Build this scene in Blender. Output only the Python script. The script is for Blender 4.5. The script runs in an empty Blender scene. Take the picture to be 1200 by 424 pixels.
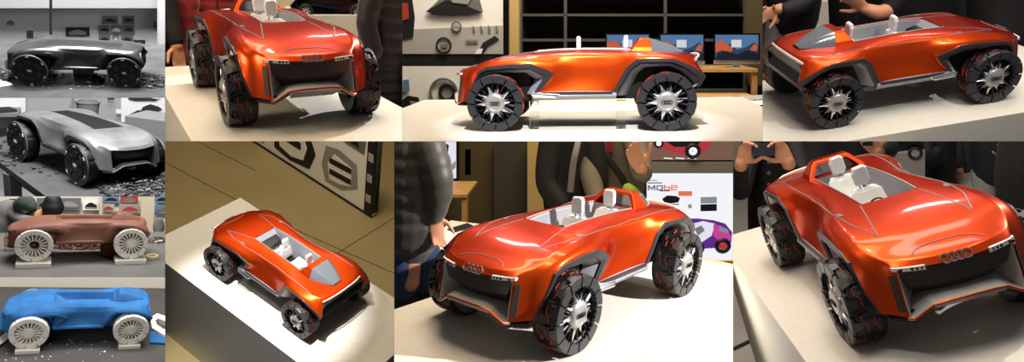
import bpy, bmesh, math, random
from mathutils import Vector, Matrix
from mathutils.bvhtree import BVHTree
random.seed(7)
F = 800.0
sc = bpy.context.scene
COL = sc.collection
sin, cos, pi = math.sin, math.cos, math.pi

# ------------------------------------------------------------------ materials
def srgb(h):
    if isinstance(h, str):
        h = [int(h[i:i+2], 16)/255 for i in (0, 2, 4)]
    return tuple(((c+0.055)/1.055)**2.4 if c > 0.04045 else c/12.92 for c in h[:3]) + (1,)
MATS = {}
def mat(name, col, rough=.5, metal=0, coat=0, noise=None, bump=0, bscale=60, emit=None, trans=0, ior=1.45, alpha=1, spec=None, sheen=0):
    m = bpy.data.materials.new(name); m.use_nodes = True
    nt = m.node_tree; b = nt.nodes['Principled BSDF']
    c = srgb(col)
    b.inputs['Base Color'].default_value = c
    b.inputs['Roughness'].default_value = rough
    b.inputs['Metallic'].default_value = metal
    b.inputs['Coat Weight'].default_value = coat
    b.inputs['Coat Roughness'].default_value = .07
    b.inputs['IOR'].default_value = ior
    b.inputs['Transmission Weight'].default_value = trans
    b.inputs['Alpha'].default_value = alpha
    if spec is not None: b.inputs['Specular IOR Level'].default_value = spec
    if sheen: b.inputs['Sheen Weight'].default_value = sheen
    tc = nt.nodes.new('ShaderNodeTexCoord')
    if noise:
        sc_, amt = noise[0], noise[1]
        n = nt.nodes.new('ShaderNodeTexNoise'); n.inputs['Scale'].default_value = sc_
        n.inputs['Detail'].default_value = 5
        nt.links.new(tc.outputs['Object'], n.inputs['Vector'])
        r = nt.nodes.new('ShaderNodeValToRGB')
        r.color_ramp.elements[0].position = .3; r.color_ramp.elements[1].position = .7
        c2 = srgb(noise[2]) if len(noise) > 2 else tuple(x*(1-amt) for x in c[:3])+(1,)
        r.color_ramp.elements[0].color = c2
        r.color_ramp.elements[1].color = tuple(min(1, x*(1+amt*.4)) for x in c[:3])+(1,) if len(noise) < 3 else c
        nt.links.new(n.outputs['Fac'], r.inputs['Fac'])
        nt.links.new(r.outputs['Color'], b.inputs['Base Color'])
    if bump:
        n2 = nt.nodes.new('ShaderNodeTexNoise'); n2.inputs['Scale'].default_value = bscale
        n2.inputs['Detail'].default_value = 4
        nt.links.new(tc.outputs['Object'], n2.inputs['Vector'])
        bp = nt.nodes.new('ShaderNodeBump'); bp.inputs['Strength'].default_value = bump
        bp.inputs['Distance'].default_value = .01
        nt.links.new(n2.outputs['Fac'], bp.inputs['Height'])
        nt.links.new(bp.outputs['Normal'], b.inputs['Normal'])
    if emit:
        b.inputs['Emission Color'].default_value = srgb(emit[0])
        b.inputs['Emission Strength'].default_value = emit[1]
    MATS[name] = m
    return m

def car_paint():
    m = mat('metallic_orange_red_paint', 'c23312', .30, .6, .32)
    nt = m.node_tree; b = nt.nodes['Principled BSDF']
    b.inputs['Specular Tint'].default_value = (1, .42, .2, 1)
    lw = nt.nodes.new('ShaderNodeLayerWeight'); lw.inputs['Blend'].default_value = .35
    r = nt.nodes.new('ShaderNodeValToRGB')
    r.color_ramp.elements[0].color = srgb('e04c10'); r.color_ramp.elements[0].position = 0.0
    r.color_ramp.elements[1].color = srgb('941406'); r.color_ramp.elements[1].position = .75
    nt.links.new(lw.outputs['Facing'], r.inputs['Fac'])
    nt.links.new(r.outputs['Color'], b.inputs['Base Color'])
    return m
PAINT = car_paint()
mat('cladding_black', '36363b', .4, .1)
mat('liner_grey', 'a2a3aa', .4, .25)
mat('rubber', '17171a', .5, bump=.15, bscale=120)
mat('rubber_face', '323337', .42)
mat('spoke_black', '0d0d0f', .35)
mat('silver', 'd8dade', .22, .85)
mat('silver_satin', 'b5b4b2', .38, .5)
mat('tray_grey', 'cdc8be', .32, .2)
mat('grille_dark', '4a403b', .35, .2)
mat('underbody', '0c0c0d', .7)
mat('stripe_orange', 'c8401c', .5)
mat('white_leather', 'f1f0ee', .45)
mat('tub_grey', '8a8a92', .5)
mat('interior_dark', '141416', .6)
mat('tinted_glass', '858d95', .12, .4, .6)
mat('light_white', 'f4f4f2', .25)
mat('badge_chrome', '8f9094', .25, .5)
mat('seam_grey', '75696a', .5)
mat('clay_brown', '835443', .6, .0, .08, noise=(6, .18), bump=.1, bscale=40)
mat('foam_blue', '2a6ba8', .85, noise=(9, .25, '1e5690'), bump=.3, bscale=90)
mat('clay_grey', '5c5c5c', .3, .5, noise=(5, .3, '3c3c3c'), bump=.05, bscale=30)
mat('clay_grey_light', 'a4a4a4', .3, .35, noise=(5, .3, '7c7c7c'), bump=.05, bscale=30)
mat('clay_grey_dark', '2a2a2a', .5)
mat('foam_white', 'e9e4da', .8, bump=.25, bscale=80)
mat('foam_white_shade', 'b5ada0', .85)
mat('mono_black', '141414', .45)
mat('mono_black_satin', '232323', .35)
mat('mono_rim_light', '6a6a6a', .5)
mat('mono_white', 'e6e6e6', .6)

# ------------------------------------------------------------------ mesh helpers
CELL_OF = {}
CUR = None     # current cell
class MB:
    def __init__(s): s.v = []; s.f = []; s.cr = {}; s.vc = {}
    def add(s, vs, fs):
        o = len(s.v); s.v += [Vector(p) for p in vs]; s.f += [tuple(i+o for i in f) for f in fs]; return o
    def grid(s, rows, closed_u=False, closed_v=False, skip=None, cap=False):
        n, m = len(rows), len(rows[0]); o = len(s.v)
        for r in rows: s.v += [Vector(p) for p in r]
        for i in range(n if closed_u else n-1):
            for j in range(m if closed_v else m-1):
                if skip and skip(i, j): continue
                a, b = o+i*m+j, o+i*m+(j+1) % m
                c, d = o+((i+1) % n)*m+(j+1) % m, o+((i+1) % n)*m+j
                s.f.append((a, b, c, d))
        if cap:
            s.f.append(tuple(o+j for j in range(m))[::-1]); s.f.append(tuple(o+(n-1)*m+j for j in range(m)))
        return o
    def box(s, c, d, R=None):
        c = Vector(c); h = Vector(d)/2
        vs = []
        for x in (-1, 1):
            for y in (-1, 1):
                for z in (-1, 1):
                    p = Vector((x*h.x, y*h.y, z*h.z))
                    if R is not None: p = R @ p
                    vs.append(c+p)
        s.add(vs, [(0, 1, 3, 2), (4, 6, 7, 5), (0, 4, 5, 1), (2, 3, 7, 6), (0, 2, 6, 4), (1, 5, 7, 3)])
        return s
    def prism(s, poly, ax, thick=None):
        """poly: list of 3D points; extruded by vector ax"""
        n = len(poly); ax = Vector(ax)
        p = [Vector(q) for q in poly]
        s.add(p+[q+ax for q in p], [tuple(range(n))[::-1], tuple(range(n, 2*n))]+[(i, (i+1) % n, n+(i+1) % n, n+i) for i in range(n)])
        return s
    def tube(s, path, rad, n=8, cap=True, flat=1.0, up=None):
        path = [Vector(p) for p in path]; rows = []
        if not hasattr(rad, '__len__'): rad = [rad]*len(path)
        prev = None
        for i, p in enumerate(path):
            t = (path[min(i+1, len(path)-1)]-path[max(i-1, 0)]).normalized()
            if prev is None:
                a = Vector(up) if up else (Vector((0, 0, 1)) if abs(t.z) < .9 else Vector((1, 0, 0)))
            else: a = prev
            u = (a-t*a.dot(t)).normalized(); w = t.cross(u); prev = u
            r = rad[i]; ra, rb = r if isinstance(r, tuple) else (r, r*flat)
            rows.append([p+u*rb*cos(2*pi*k/n)+w*ra*sin(2*pi*k/n) for k in range(n)])
        s.grid(rows, closed_v=True, cap=cap)
        return s
    def torus(s, c, R, r, ax, ax2, n=24, m=6, sq=1.0):
        c = Vector(c); a = Vector(ax).normalized(); b = Vector(ax2).normalized(); w = a.cross(b)
        rows = []
        for i in range(n):
            t = 2*pi*i/n; d = a*cos(t)+b*sin(t)
            rows.append([c+d*(R+r*cos(2*pi*k/m))+w*r*sin(2*pi*k/m)*sq for k in range(m)])
        s.grid(rows, closed_u=True, closed_v=True)
        return s
    def build(s, name, m, parent=None, smooth=False, bevel=0, sub=0, seg=2):
        me = bpy.data.meshes.new(name); me.from_pydata([tuple(v) for v in s.v], [], s.f); me.validate()
        bm = bmesh.new(); bm.from_mesh(me)
        bmesh.ops.recalc_face_normals(bm, faces=bm.faces)
        if bevel:
            es = [e for e in bm.edges if len(e.link_faces) == 2 and e.calc_face_angle(0) > .35]
            bmesh.ops.bevel(bm, geom=es, offset=bevel, segments=seg, affect='EDGES', profile=.6, clamp_overlap=True)
        bm.to_mesh(me); bm.free()
        return link(name, me, m, parent, smooth)
def link(name, me, m, parent=None, smooth=False):
    o = bpy.data.objects.new(name, me); COL.objects.link(o)
    if m is not None:
        me.materials.clear(); me.materials.append(MATS[m] if isinstance(m, str) else m)
    if smooth:
        me.shade_smooth()
        try:
            me.set_sharp_from_angle(angle=smooth if isinstance(smooth, float) else .6)
        except Exception: pass
    if parent is not None: o.parent = parent
    elif CUR is not None: o.matrix_world = CUR.M
    if CUR is not None: CELL_OF[o.name] = CUR
    return o
def thing(name, label, cat, loc=(0, 0, 0), group=None):
    o = bpy.data.objects.new(name, None); COL.objects.link(o)
    o.empty_display_size = .05
    M = CUR.M if CUR else Matrix()
    o.matrix_world = M @ Matrix.Translation(loc)
    if CUR is not None: CELL_OF[o.name] = CUR
    o['label'] = label; o['category'] = cat
    if group: o['group'] = group
    return o
def tag(o, label, cat, group=None):
    o['label'] = label; o['category'] = cat
    if group: o['group'] = group
    return o
def struct(o): o['kind'] = 'structure'; return o
def bake(o):
    dg = bpy.context.evaluated_depsgraph_get(); e = o.evaluated_get(dg)
    me = bpy.data.meshes.new_from_object(e, depsgraph=dg)
    o.modifiers.clear(); old = o.data; o.data = me
    bpy.data.meshes.remove(old); return o

# ------------------------------------------------------------------ the car
WB = .35
AF_OUT = [(.488, .184, .118), (.464, .200, .170), (.424, .209, .247), (.388, .212, .266), (.295, .210, .274), (.199, .206, .275), (.105, .190, .235), (.144, .190, .184), (.178, .192, .156)]
AF_IN = [(.480, .118), (.454, .166), (.412, .234), (.382, .246), (.295, .250), (.205, .250), (.150, .218), (.180, .172), (.195, .150)]
AR_OUT = [(-.134, .192, .156), (-.187, .198, .2525), (-.228, .206, .287), (-.300, .214, .289), (-.373, .216, .288), (-.4275, .212, .2665), (-.476, .204, .239), (-.506, .194, .2115), (-.485, .190, .174)]
AR_IN = [(-.152, .140), (-.209, .240), (-.246, .266), (-.300, .268), (-.366, .268), (-.420, .245), (-.460, .214), (-.480, .194), (-.466, .172)]
ROWS = [
 [(.522, 0, .230), (.519, .05, .231), (.512, .09, .234), (.498, .133, .238), (.502, .133, .19), (.509, .133, .15), (.514, .134, .112)],
 [(.507, 0, .246), (.504, .055, .247), (.494, .10, .250), (.470, .156, .254), (.472, .178, .228), (.480, .183, .175), (.488, .184, .118)],
 [(.475, 0, .260), (.472, .060, .261), (.462, .108, .263), (.442, .168, .267), (.448, .194, .248), (.452, .201, .215), (.464, .200, .170)],
 [(.43, 0, .277), (.43, .068, .278), (.422, .12, .278), (.408, .182, .282), (.418, .202, .270), (.421, .208, .256), (.424, .209, .247)],
 [(.37, 0, .293), (.37, .075, .294), (.368, .128, .293), (.365, .182, .294), (.375, .203, .284), (.383, .210, .275), (.388, .212, .266)],
 [(.29, 0, .307), (.29, .08, .308), (.288, .132, .306), (.285, .178, .303), (.288, .201, .294), (.292, .208, .284), (.295, .210, .274)],
 [(.20, 0, .316), (.20, 0.0757, .317), (.198, .136, .314), (.195, .172, .306), (.197, .194, .296), (.198, .202, .286), (.199, .206, .275)],
 [(.11, 0, .320), (.11, 0.0791, .322), (.11, .136, .317), (.11, .166, .303), (.108, .182, .28), (.106, .188, .258), (.105, .190, .235)],
 [(.06, 0, .321), (.06, 0.0800, .323), (.06, .135, .317), (.06, .163, .301), (.065, .176, .268), (.085, .178, .235), (.144, .190, .184)],
 [(.03, 0, .322), (.03, 0.0808, .324), (.03, .134, .317), (.03, .161, .299), (.03, .171, .26), (.05, .172, .21), (.178, .192, .156)],
 [(0, 0, .322), (0, 0.0808, .324), (0, .134, .317), (0, .160, .298), (0, .169, .255), (.01, .170, .205), (.05, .190, .156)],
 [(-.07, 0, .322), (-.07, 0.0808, .323), (-.07, .134, .316), (-.07, .162, .298), (-.07, .170, .255), (-.07, .172, .205), (-.07, .190, .156)],
 [(-.15, 0, .320), (-.15, 0.0808, .321), (-.15, .137, .316), (-.15, .170, .302), (-.15, .182, .262), (-.14, .182, .21), (-.134, .192, .156)],
 [(-.21, 0, .317), (-.21, 0.0808, .318), (-.205, .140, .315), (-.20, .178, .307), (-.197, .192, .288), (-.192, .196, .270), (-.187, .198, .2525)],
 [(-.255, 0, .315), (-.255, 0.0774, .316), (-.25, .140, .314), (-.245, .182, .311), (-.238, .198, .302), (-.232, .203, .295), (-.228, .206, .287)],
 [(-.32, 0, .312), (-.32, .08, .313), (-.32, .138, .313), (-.315, .185, .310), (-.31, .205, .303), (-.305, .211, .297), (-.300, .214, .289)],
 [(-.39, 0, .306), (-.39, .075, .307), (-.388, .13, .307), (-.385, .180, .304), (-.38, .203, .298), (-.376, .212, .293), (-.373, .216, .288)],
 [(-.44, 0, .300), (-.44, .07, .301), (-.435, .12, .301), (-.428, .168, .298), (-.425, .196, .287), (-.426, .207, .277), (-.4275, .212, .2665)],
 [(-.47, 0, .296), (-.469, .06, .297), (-.463, .11, .296), (-.45, .152, .292), (-.46, .182, .27), (-.468, .196, .255), (-.476, .204, .239)],
 [(-.485, 0, .286), (-.483, .055, .286), (-.477, .10, .285), (-.466, .140, .28), (-.483, .165, .25), (-.496, .182, .225), (-.506, .194, .2115)],
]
for _i, _r in enumerate(ROWS):
    if 3 <= _i <= 18:
        k = {3: .97, 18: .97}.get(_i, .94)
        _r[2] = (_r[2][0], max(_r[1][1]+.018, _r[2][1]*.95), _r[2][2]+.001)
        _r[3] = (_r[3][0], _r[3][1]*k, _r[3][2]+.002)
        _r[4] = (_r[4][0], _r[4][1]-.005, _r[4][2]+.001)
def mirror_pts(pts): return [(x, -y, z) for x, y, z in pts]

def body_mesh(opening=True, sharp=False):
    bm = bmesh.new(); cr = bm.edges.layers.float.new('crease_edge'); vc = bm.verts.layers.float.new('crease_vert')
    G = []
    for r in ROWS:
        L = [bm.verts.new(p) for p in r]
        Rr = [bm.verts.new((p[0], -p[1], p[2])) for p in r[1:]]
        G.append(Rr[::-1]+L)
    n, m = len(G), 13
    for i in range(n-1):
        for j in range(m-1):
            if opening and 6 <= i < 13 and j in (5, 6): continue
            bm.faces.new((G[i][j], G[i][j+1], G[i+1][j+1], G[i+1][j]))
    def ce(a, b, v):
        e = bm.edges.get((a, b))
        if e: e[cr] = v
    for i in range(n-1):
        for j, v in ((3, 1), (9, 1), (2, .7), (10, .7), (4, .5), (8, .5)) if sharp else ((3, .72), (9, .72), (2, .25), (10, .25)): ce(G[i][j], G[i+1][j], v)
        if i < 2:
            for j in (3, 9): ce(G[i][j], G[i+1][j], .9)
    for j in range(m-1):
        ce(G[1][j], G[1][j+1], .75 if 3 <= j < 9 else .2)
        ce(G[n-2][j], G[n-2][j+1], .5)
        ce(G[7][j], G[7][j+1], .35 if j in (0, 1, 10, 11) else 0)
    for e in bm.edges:
        if e.is_boundary: e[cr] = 1
    for i in range(n):
        for j in (0, 12):
            if i in (0, 1, 2, 3, 6, 7, 9, 12, 14, 16, 17, 18, 19): G[i][j][vc] = .9
    for i in (6, 13):
        for j in (5, 7): G[i][j][vc] = 1
    for j in (3, 9): G[0][j][vc] = 1
    me = bpy.data.meshes.new('body'); bmesh.ops.recalc_face_normals(bm, faces=bm.faces)
    # make sure normals point up on the deck
    if bm.faces[len(bm.faces)//2].normal.z < 0 and False: pass
    up = sum(f.normal.z for f in bm.faces)
    if up < 0: bmesh.ops.reverse_faces(bm, faces=bm.faces)
    bm.to_mesh(me); bm.free()
    return me

def rings_badge(parent, c, right, up, r, m, name='badge', tubr=None, squash=1.0):
    b = MB(); right = Vector(right).normalized(); up = Vector(up).normalized()
    for k in range(4):
        b.torus(Vector(c)+right*(k-1.5)*r*1.42, r, tubr or r*.2, right, up*squash, 20, 6)
    return b.build(name, m, parent, smooth=True)

def make_wheel(kind, parent, loc, side, s=1.0, hubcap=True):
    """axis along y; side=+1 outer face to +y"""
    R = .117*s; hw = .044
    w = {'paint': ('rubber', 'rubber_face'), 'white': ('foam_white', 'foam_white'), 'mono': ('mono_black', 'mono_black')}[kind]
    T = Matrix.Translation(loc) @ (Matrix() if side > 0 else Matrix.Rotation(pi, 4, 'Z'))
    def fin(b): b.v = [T @ v for v in b.v]; return b
    # tyre: profile (r, y) outer face at y=+0
    N = 120 if kind == 'paint' else 72
    prof = [(.060*s, -2*hw+.012), (R*.72, -2*hw+.004), (R*.9, -2*hw+.001), (R*.965, -2*hw+.006), (R*.99, -2*hw+.014), (R, -hw*1.5), (R, -hw), (R, -hw*.5), (R*.99, -.014), (R*.965, -.006), (R*.9, -.002), (R*.76, -.002), (R*.70, -.008), (R*.68, -.03), (R*.66, -.045), (.03*s, -.047)]
    b = MB(); rows = []
    for i in range(N):
        t = 2*pi*i/N; row = []
        for k, (r, y) in enumerate(prof):
            rr = r
            if kind == 'paint' and 4 <= k <= 8:
                ph = (i+(k-6)*1.6) % 12
                if ph < 1.2: rr -= .006*s
                elif k == 6: rr -= .0025
                if (k == 5 and ph > 8) or (k == 7 and ph < 4): rr -= .004
            if kind != 'paint' and 4 <= k <= 8 and (i % 8) == 0: rr -= .004
            row.append((rr*cos(t), y, rr*sin(t)))
        rows.append(row)
    b.grid(rows, closed_u=True)
    ty = fin(b).build('wheel', w[0], parent, smooth=.5)
    # sidewall plates
    b = MB(); n = 12 if kind == 'paint' else 9
    if kind != 'mono':
        for k in range(n):
            a0 = 2*pi*k/n+.02; a1 = 2*pi*(k+1)/n-.03
            def pt(a, r, y): return (r*cos(a), y, r*sin(a))
            A = [a0+(a1-a0)*q/5 for q in range(6)]
            sk = .07
            outer = [(a, R*1.005) for a in A]; inner = [(a-sk if i_ else a-sk*.3, R*(.70 if i_ % 2 else .745)) for i_, a in enumerate(A)]
            loop = outer+inner[::-1]
            f0 = [pt(a, r, .0) for a, r in loop]; f1 = [pt(a, r*(.985 if r > R*.9 else 1.01), .007) for a, r in loop]
            m_ = len(loop)
            b.add(f0+f1, [tuple(range(m_, 2*m_))]+[(q, (q+1) % m_, m_+(q+1) % m_, m_+q) for q in range(m_)])
            # shoulder lug wrapping on to the tread
            if kind == 'paint':
                am = a0+.1
                for yy in (-.010, ):
                    p = [pt(am, R*1.012, 0), pt(am+.28, R*1.012, 0), pt(am+.22, R*1.014, -.02), pt(am+.06, R*1.014, -.02)]
                    q = [pt(am, R*.97, 0), pt(am+.28, R*.97, 0), pt(am+.22, R*.97, -.02), pt(am+.06, R*.97, -.02)]
                    b.add(p+q, [(0, 1, 2, 3), (0, 4, 5, 1), (1, 5, 6, 2), (2, 6, 7, 3), (3, 7, 4, 0)])
        fin(b).build('sidewall_block', w[1], ty)
    if kind == 'paint':
        # orange tread lines
        b = MB()
        def P(a, y, h=1.012): return Vector((R*h*cos(a), y, R*h*sin(a)))
        for k in range(10):
            a = 2*pi*k/10
            for (pts) in ([(0, -.020), (.16, -.020), (.24, -.032), (.42, -.032)], [(.10, -.050), (.26, -.050), (.34, -.060), (.50, -.060)]):
                path = [P(a+u, y) for u, y in pts]
                # ribbon
                for q in range(len(path)-1):
                    p0, p1 = path[q], path[q+1]; d = (p1-p0).normalized(); nrm = Vector((p0.x, 0, p0.z)).normalized(); w_ = d.cross(nrm)*.0007
                    b.add([p0-w_, p0+w_, p1+w_, p1-w_, p0-w_-nrm*.006, p0+w_-nrm*.006, p1+w_-nrm*.006, p1-w_-nrm*.006], [(0, 1, 2, 3), (0, 4, 5, 1), (1, 5, 6, 2), (2, 6, 7, 3), (3, 7, 4, 0)])
        fin(b).build('tread_stripe', 'stripe_orange', ty)
        # black blades
        b = MB()
        def spike(b, a, r0, r1, w0, w1, y0, y1, th=.006, tw=0):
            d = Vector((cos(a), 0, sin(a))); t = Vector((-sin(a), 0, cos(a))); Y = Vector((0, 1, 0))
            p = [d*r0-t*w0+Y*y0, d*r0+t*w0+Y*y0, d*r1+t*w1+t*tw+Y*y1, d*r1-t*w1+t*tw+Y*y1]
            rid = [d*r0+Y*(y0+th*.6), d*r1+t*tw+Y*(y1+th*.3)]
            lo = [q-Y*th for q in p]
            b.add(p+rid+lo, [(0, 4, 5, 3), (4, 1, 2, 5), (0, 1, 4), (3, 5, 2), (0, 3, 9, 6), (1, 7, 8, 2), (3, 2, 8, 9), (6, 7, 1, 0), (6, 9, 8, 7)])
        for k in range(20):
            a = 2*pi*k/20+.08
            spike(b, a, .026, .086, .004, .0055, -.012, -.008, .014, .008)
        fin(b).build('spoke_ring', 'spoke_black', ty)
        b = MB()
        for k in range(10):
            a = 2*pi*k/10
            L = .078 if k % 2 == 0 else .064
            spike(b, a, .030, L*.68, .0105, .0065, .000, -.001, .007, -.002)
            spike(b, a-.03, L*.66, L, .0055, .0016, -.001, -.004, .006, -.003)
            spike(b, a+.26, .024, L*.72, .005, .0016, -.004, -.007, .006, .006)
        fin(b).build('rim', 'silver', ty)
        b = MB()
        rows = [[(r*cos(2*pi*i/40), y, r*sin(2*pi*i/40)) for (r, y) in ((.043, -.012), (.043, -.002), (.039, .004), (.033, .008), (.029, .009), (.0275, .008), (.001, .0085))] for i in range(40)]
        b.grid(rows, closed_u=True)
        hc = fin(b).build('hub_cap', 'silver_satin', ty, smooth=.7)
        rb = MB()
        for k in range(4): rb.torus((-(k-1.5)*.0092, .0095, 0), .0068, .0014, (1, 0, 0), (0, 0, 1), 18, 5)
        fin(rb).build('wheel_badge', 'spoke_black', ty, smooth=True)
    elif kind == 'white':
        b = MB()
        for k in range(18):
            a = 2*pi*k/18
            d = Vector((cos(a), 0, sin(a))); t = Vector((-sin(a), 0, cos(a))); Y = Vector((0, 1, 0))
            r0 = .026 if hubcap else .04
            p = [d*r0-t*.0035, d*r0+t*.0035, d*.088*s+t*.0058, d*.088*s-t*.0058]
            b.add([q-Y*.002 for q in p]+[q-Y*.035 for q in p], [(0, 1, 2, 3), (0, 3, 7, 4), (1, 5, 6, 2), (3, 2, 6, 7), (0, 4, 5, 1)])
        fin(b).build('spoke_ring', 'foam_white', ty)
        if hubcap:
            b = MB()
            rows = [[(r*s*cos(2*pi*i/32), y, r*s*sin(2*pi*i/32)) for (r, y) in ((.036, -.03), (.036, -.002), (.034, .004), (.030, .004), (.028, -.001), (.024, -.001), (.0225, .006), (.001, .0065))] for i in range(32)]
            b.grid(rows, closed_u=True)
            fin(b).build('hub_cap', 'foam_white', ty, smooth=.5)
    else:
        b = MB()   # light rim edge
        b.torus((0, -.004, 0), R*.985, .0042*s, (1, 0, 0), (0, 0, 1), 64, 6)
        fin(b).build('edge_ring', 'mono_rim_light', ty, smooth=True)
        b = MB()
        rows = [[(r*s*cos(2*pi*i/48), y, r*s*sin(2*pi*i/48)) for (r, y) in ((.113, .0), (.112, .004), (.088, .005), (.086, .001), (.040, .001), (.038, .006), (.001, .007))] for i in range(48)]
        b.grid(rows, closed_u=True)
        fin(b).build('wheel_disc', 'mono_black_satin', ty, smooth=.3)
        b = MB()
        for k in range(6):
            a0 = 2*pi*k/6+.12; a1 = 2*pi*(k+1)/6-.12
            lo = [(.045*s*cos(a0+(a1-a0)*q/6), .003, .045*s*sin(a0+(a1-a0)*q/6)) for q in range(7)]
            hi = [((.078+.004*sin(pi*q/6))*s*cos(a0+(a1-a0)*q/6), .003, (.078+.004*sin(pi*q/6))*s*sin(a0+(a1-a0)*q/6)) for q in range(7)]
            b.prism(lo+hi[::-1], (0, .005, 0))
        fin(b).build('spoke_petal', 'clay_grey_dark', ty)
        b = MB()
        for k in range(6):
            a = 2*pi*k/6+.5
            d = Vector((cos(a), 0, sin(a))); t = Vector((-sin(a), 0, cos(a)))
            b.box(d*.104*s+Vector((0, .006, 0)), (.022, .003, .008), Matrix((t, (0, 1, 0), d)).transposed())
        fin(b).build('tape_mark', 'mono_white', ty)
        b = MB()
        for k in range(3): b.box(((k-1)*.010, .0085, 0), (.006, .003, .020), Matrix.Rotation(.4, 3, 'Y'))
        fin(b).build('wheel_badge', 'mono_white', ty)
    return ty

def nose_warp(me):
    for v in me.vertices:
        x, y, z = v.co
        if x > .44 and abs(y) < .18:
            t = min(1, (x-.44)/.06); t = t*t*(3-2*t)
            k = min(1, max(0, (.178-abs(y))/.045)); k = k*k*(3-2*k)
            v.co.x = x+.018*t*k
def deck_bvh(me):
    bm = bmesh.new(); bm.from_mesh(me); t = BVHTree.FromBMesh(bm); bm.free(); return t

def make_car(label, style='paint', wheel='paint', ws=1.0, group=None, hoop=True, opening=True, seats=True, hub_front=True, cat='model car'):
    st = dict(
        paint=dict(body=PAINT, clad='cladding_black', liner='liner_grey', grille='grille_dark', tray='tray_grey', sill='liner_grey', tub='tub_grey', under='underbody'),
        brown=dict(body='clay_brown', clad='clay_brown', liner='clay_brown', grille='clay_brown', tray='clay_brown', sill='clay_brown', tub='clay_brown', under='clay_brown'),
        blue=dict(body='foam_blue', clad='foam_blue', liner='foam_blue', grille='foam_blue', tray='foam_blue', sill='foam_blue', tub='foam_blue', under='foam_blue'),
        mono=dict(body='clay_grey', clad='clay_grey', liner='clay_grey_dark', grille='clay_grey_dark', tray='clay_grey_dark', sill='clay_grey', tub='clay_grey_dark', under='clay_grey_dark'),
        mono2=dict(body='clay_grey_light', clad='clay_grey', liner='clay_grey_dark', grille='clay_grey_dark', tray='clay_grey', sill='clay_grey', tub='clay_grey_dark', under='clay_grey_dark'))[style]
    real = style == 'paint'
    root = thing('concept_car_model', label, cat, (0, 0, 0), group)
    o = link('body', body_mesh(opening, style in ('mono', 'mono2', 'brown', 'blue')), st['body'], root)
    md = o.modifiers.new('s', 'SUBSURF'); md.levels = 3; md.render_levels = 3
    bake(o)
    me = o.data; nose_warp(me)
    me.shade_smooth(); me.set_sharp_from_angle(angle=.55)
    bvh = deck_bvh(me)
    # thickness of the skin
    md = o.modifiers.new('t', 'SOLIDIFY'); md.thickness = .004; md.offset = -1; bake(o); o.data.shade_smooth(); o.data.set_sharp_from_angle(angle=.55)
    def zat(x, y):
        h = bvh.ray_cast(Vector((x, y, 1)), Vector((0, 0, -1)))
        return (h[0], h[1]) if h[0] else (Vector((x, y, .3)), Vector((0, 0, 1)))
    # arch claddings and liners
    for out, inn in ((AF_OUT, AF_IN), (AR_OUT, AR_IN)):
        for sgn in (1, -1):
            rows = []
            n = len(out)
            dens = []
            for i in range(n-1):
                for q in range(4):
                    t = q/4
                    lo = lambda a, b: tuple(a[k]+(b[k]-a[k])*t for k in range(len(a)))
                    dens.append((lo(out[i], out[i+1]), lo(inn[i], inn[i+1])))
            dens.append((out[-1], inn[-1]))
            A = []; B = []
            for (x, y, z), (xi, zi) in dens:
                yo = y
                A.append([(x, sgn*(yo-.004), z), (x*.96+xi*.04, sgn*(yo+.004), z*.96+zi*.04), (x*.35+xi*.65, sgn*(yo+.006), z*.35+zi*.65), (xi, sgn*(yo+.000), zi), (xi, sgn*(yo-.02), zi)])
                cx = .35 if xi > 0 else -.35
                B.append([(xi, sgn*(yo-.006), zi), (xi*.90+cx*.10, sgn*(yo-.018), zi*.93+.117*.07), (xi*.80+cx*.20, sgn*.150, zi*.9+.117*.1)])
            b = MB(); b.grid(A); b.build('arch_cladding', st['clad'], root, smooth=.5)
            b = MB(); b.grid(B); b.build('wheel_arch_liner', st['liner'], root, smooth=.6)
    # underbody
    b = MB()
    b.prism([(.44, -.15, .135), (.44, -.15, .235), (.40, -.15, .262), (.22, -.15, .285), (.205, -.15, .17), (-.20, -.15, .17), (-.235, -.15, .295), (-.38, -.15, .295), (-.455, -.15, .26), (-.46, -.15, .16), (-.40, -.15, .125), (.30, -.15, .118)], (0, .30, 0))
    b.build('underbody', st['under'], root)
    # sills
    for sgn in (1, -1):
        b = MB(); rows = []
        for x in (.20, .17, .05, -.05, -.12, -.15):
            e = .004 if x > .1 else 0
            rows.append([(x, sgn*.150, .17), (x, sgn*.188, .160), (x, sgn*.199, .152), (x, sgn*(.202+e), .140), (x*.98, sgn*(.190+e), .126), (x*.98, sgn*.150, .122)])
        b.grid(rows, closed_v=True, cap=True)
        b.build('side_sill', st['sill'], root, smooth=.4)
        if real:
            b = MB()
            b.tube([(.205, sgn*.200, .150), (.19, sgn*.214, .139), (.10, sgn*.214, .136), (.085, sgn*.206, .147), (.19, sgn*.202, .153), (.205, sgn*.200, .150)], .003, 6)
            b.build('chrome_step', 'silver', root, smooth=True)
            b = MB(); b.prism([(.17, sgn*.19, .157), (.14, sgn*.2015, .157), (-.13, sgn*.2015, .157), (-.15, sgn*.19, .157)], (0, 0, -.010)); b.build('sill_strip', 'cladding_black', root)
    # grille block
    b = MB(); rows = []
    N = 16
    for i in range(N+1):
        u = -1+2*i/N; au = abs(u); y = u*.134
        top = (.517-.018*au**2, y, .226+.009*au**2)
        mid = (.520-.022*au**2, u*.116, .185)
        low = (.488-.018*au**2, u*.085, .146)
        back = (.44, u*.085, .142)
        rows.append([(top[0]-.03, y, top[2]+.004), top, mid, low, back])
    b.grid(rows, cap=True); b.build('grille', st['grille'], root, smooth=.5)
    # front tray + lip
    lipc = []
    for (y, x, z) in ((-.139, .514, .112), (-.128, .524, .112), (-.085, .536, .141), (-.05, .541, .146), (0, .544, .147), (.05, .541, .146), (.085, .536, .141), (.128, .524, .112), (.139, .514, .112)):
        lipc.append((x, y, z))
    b = MB(); rows = []
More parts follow.
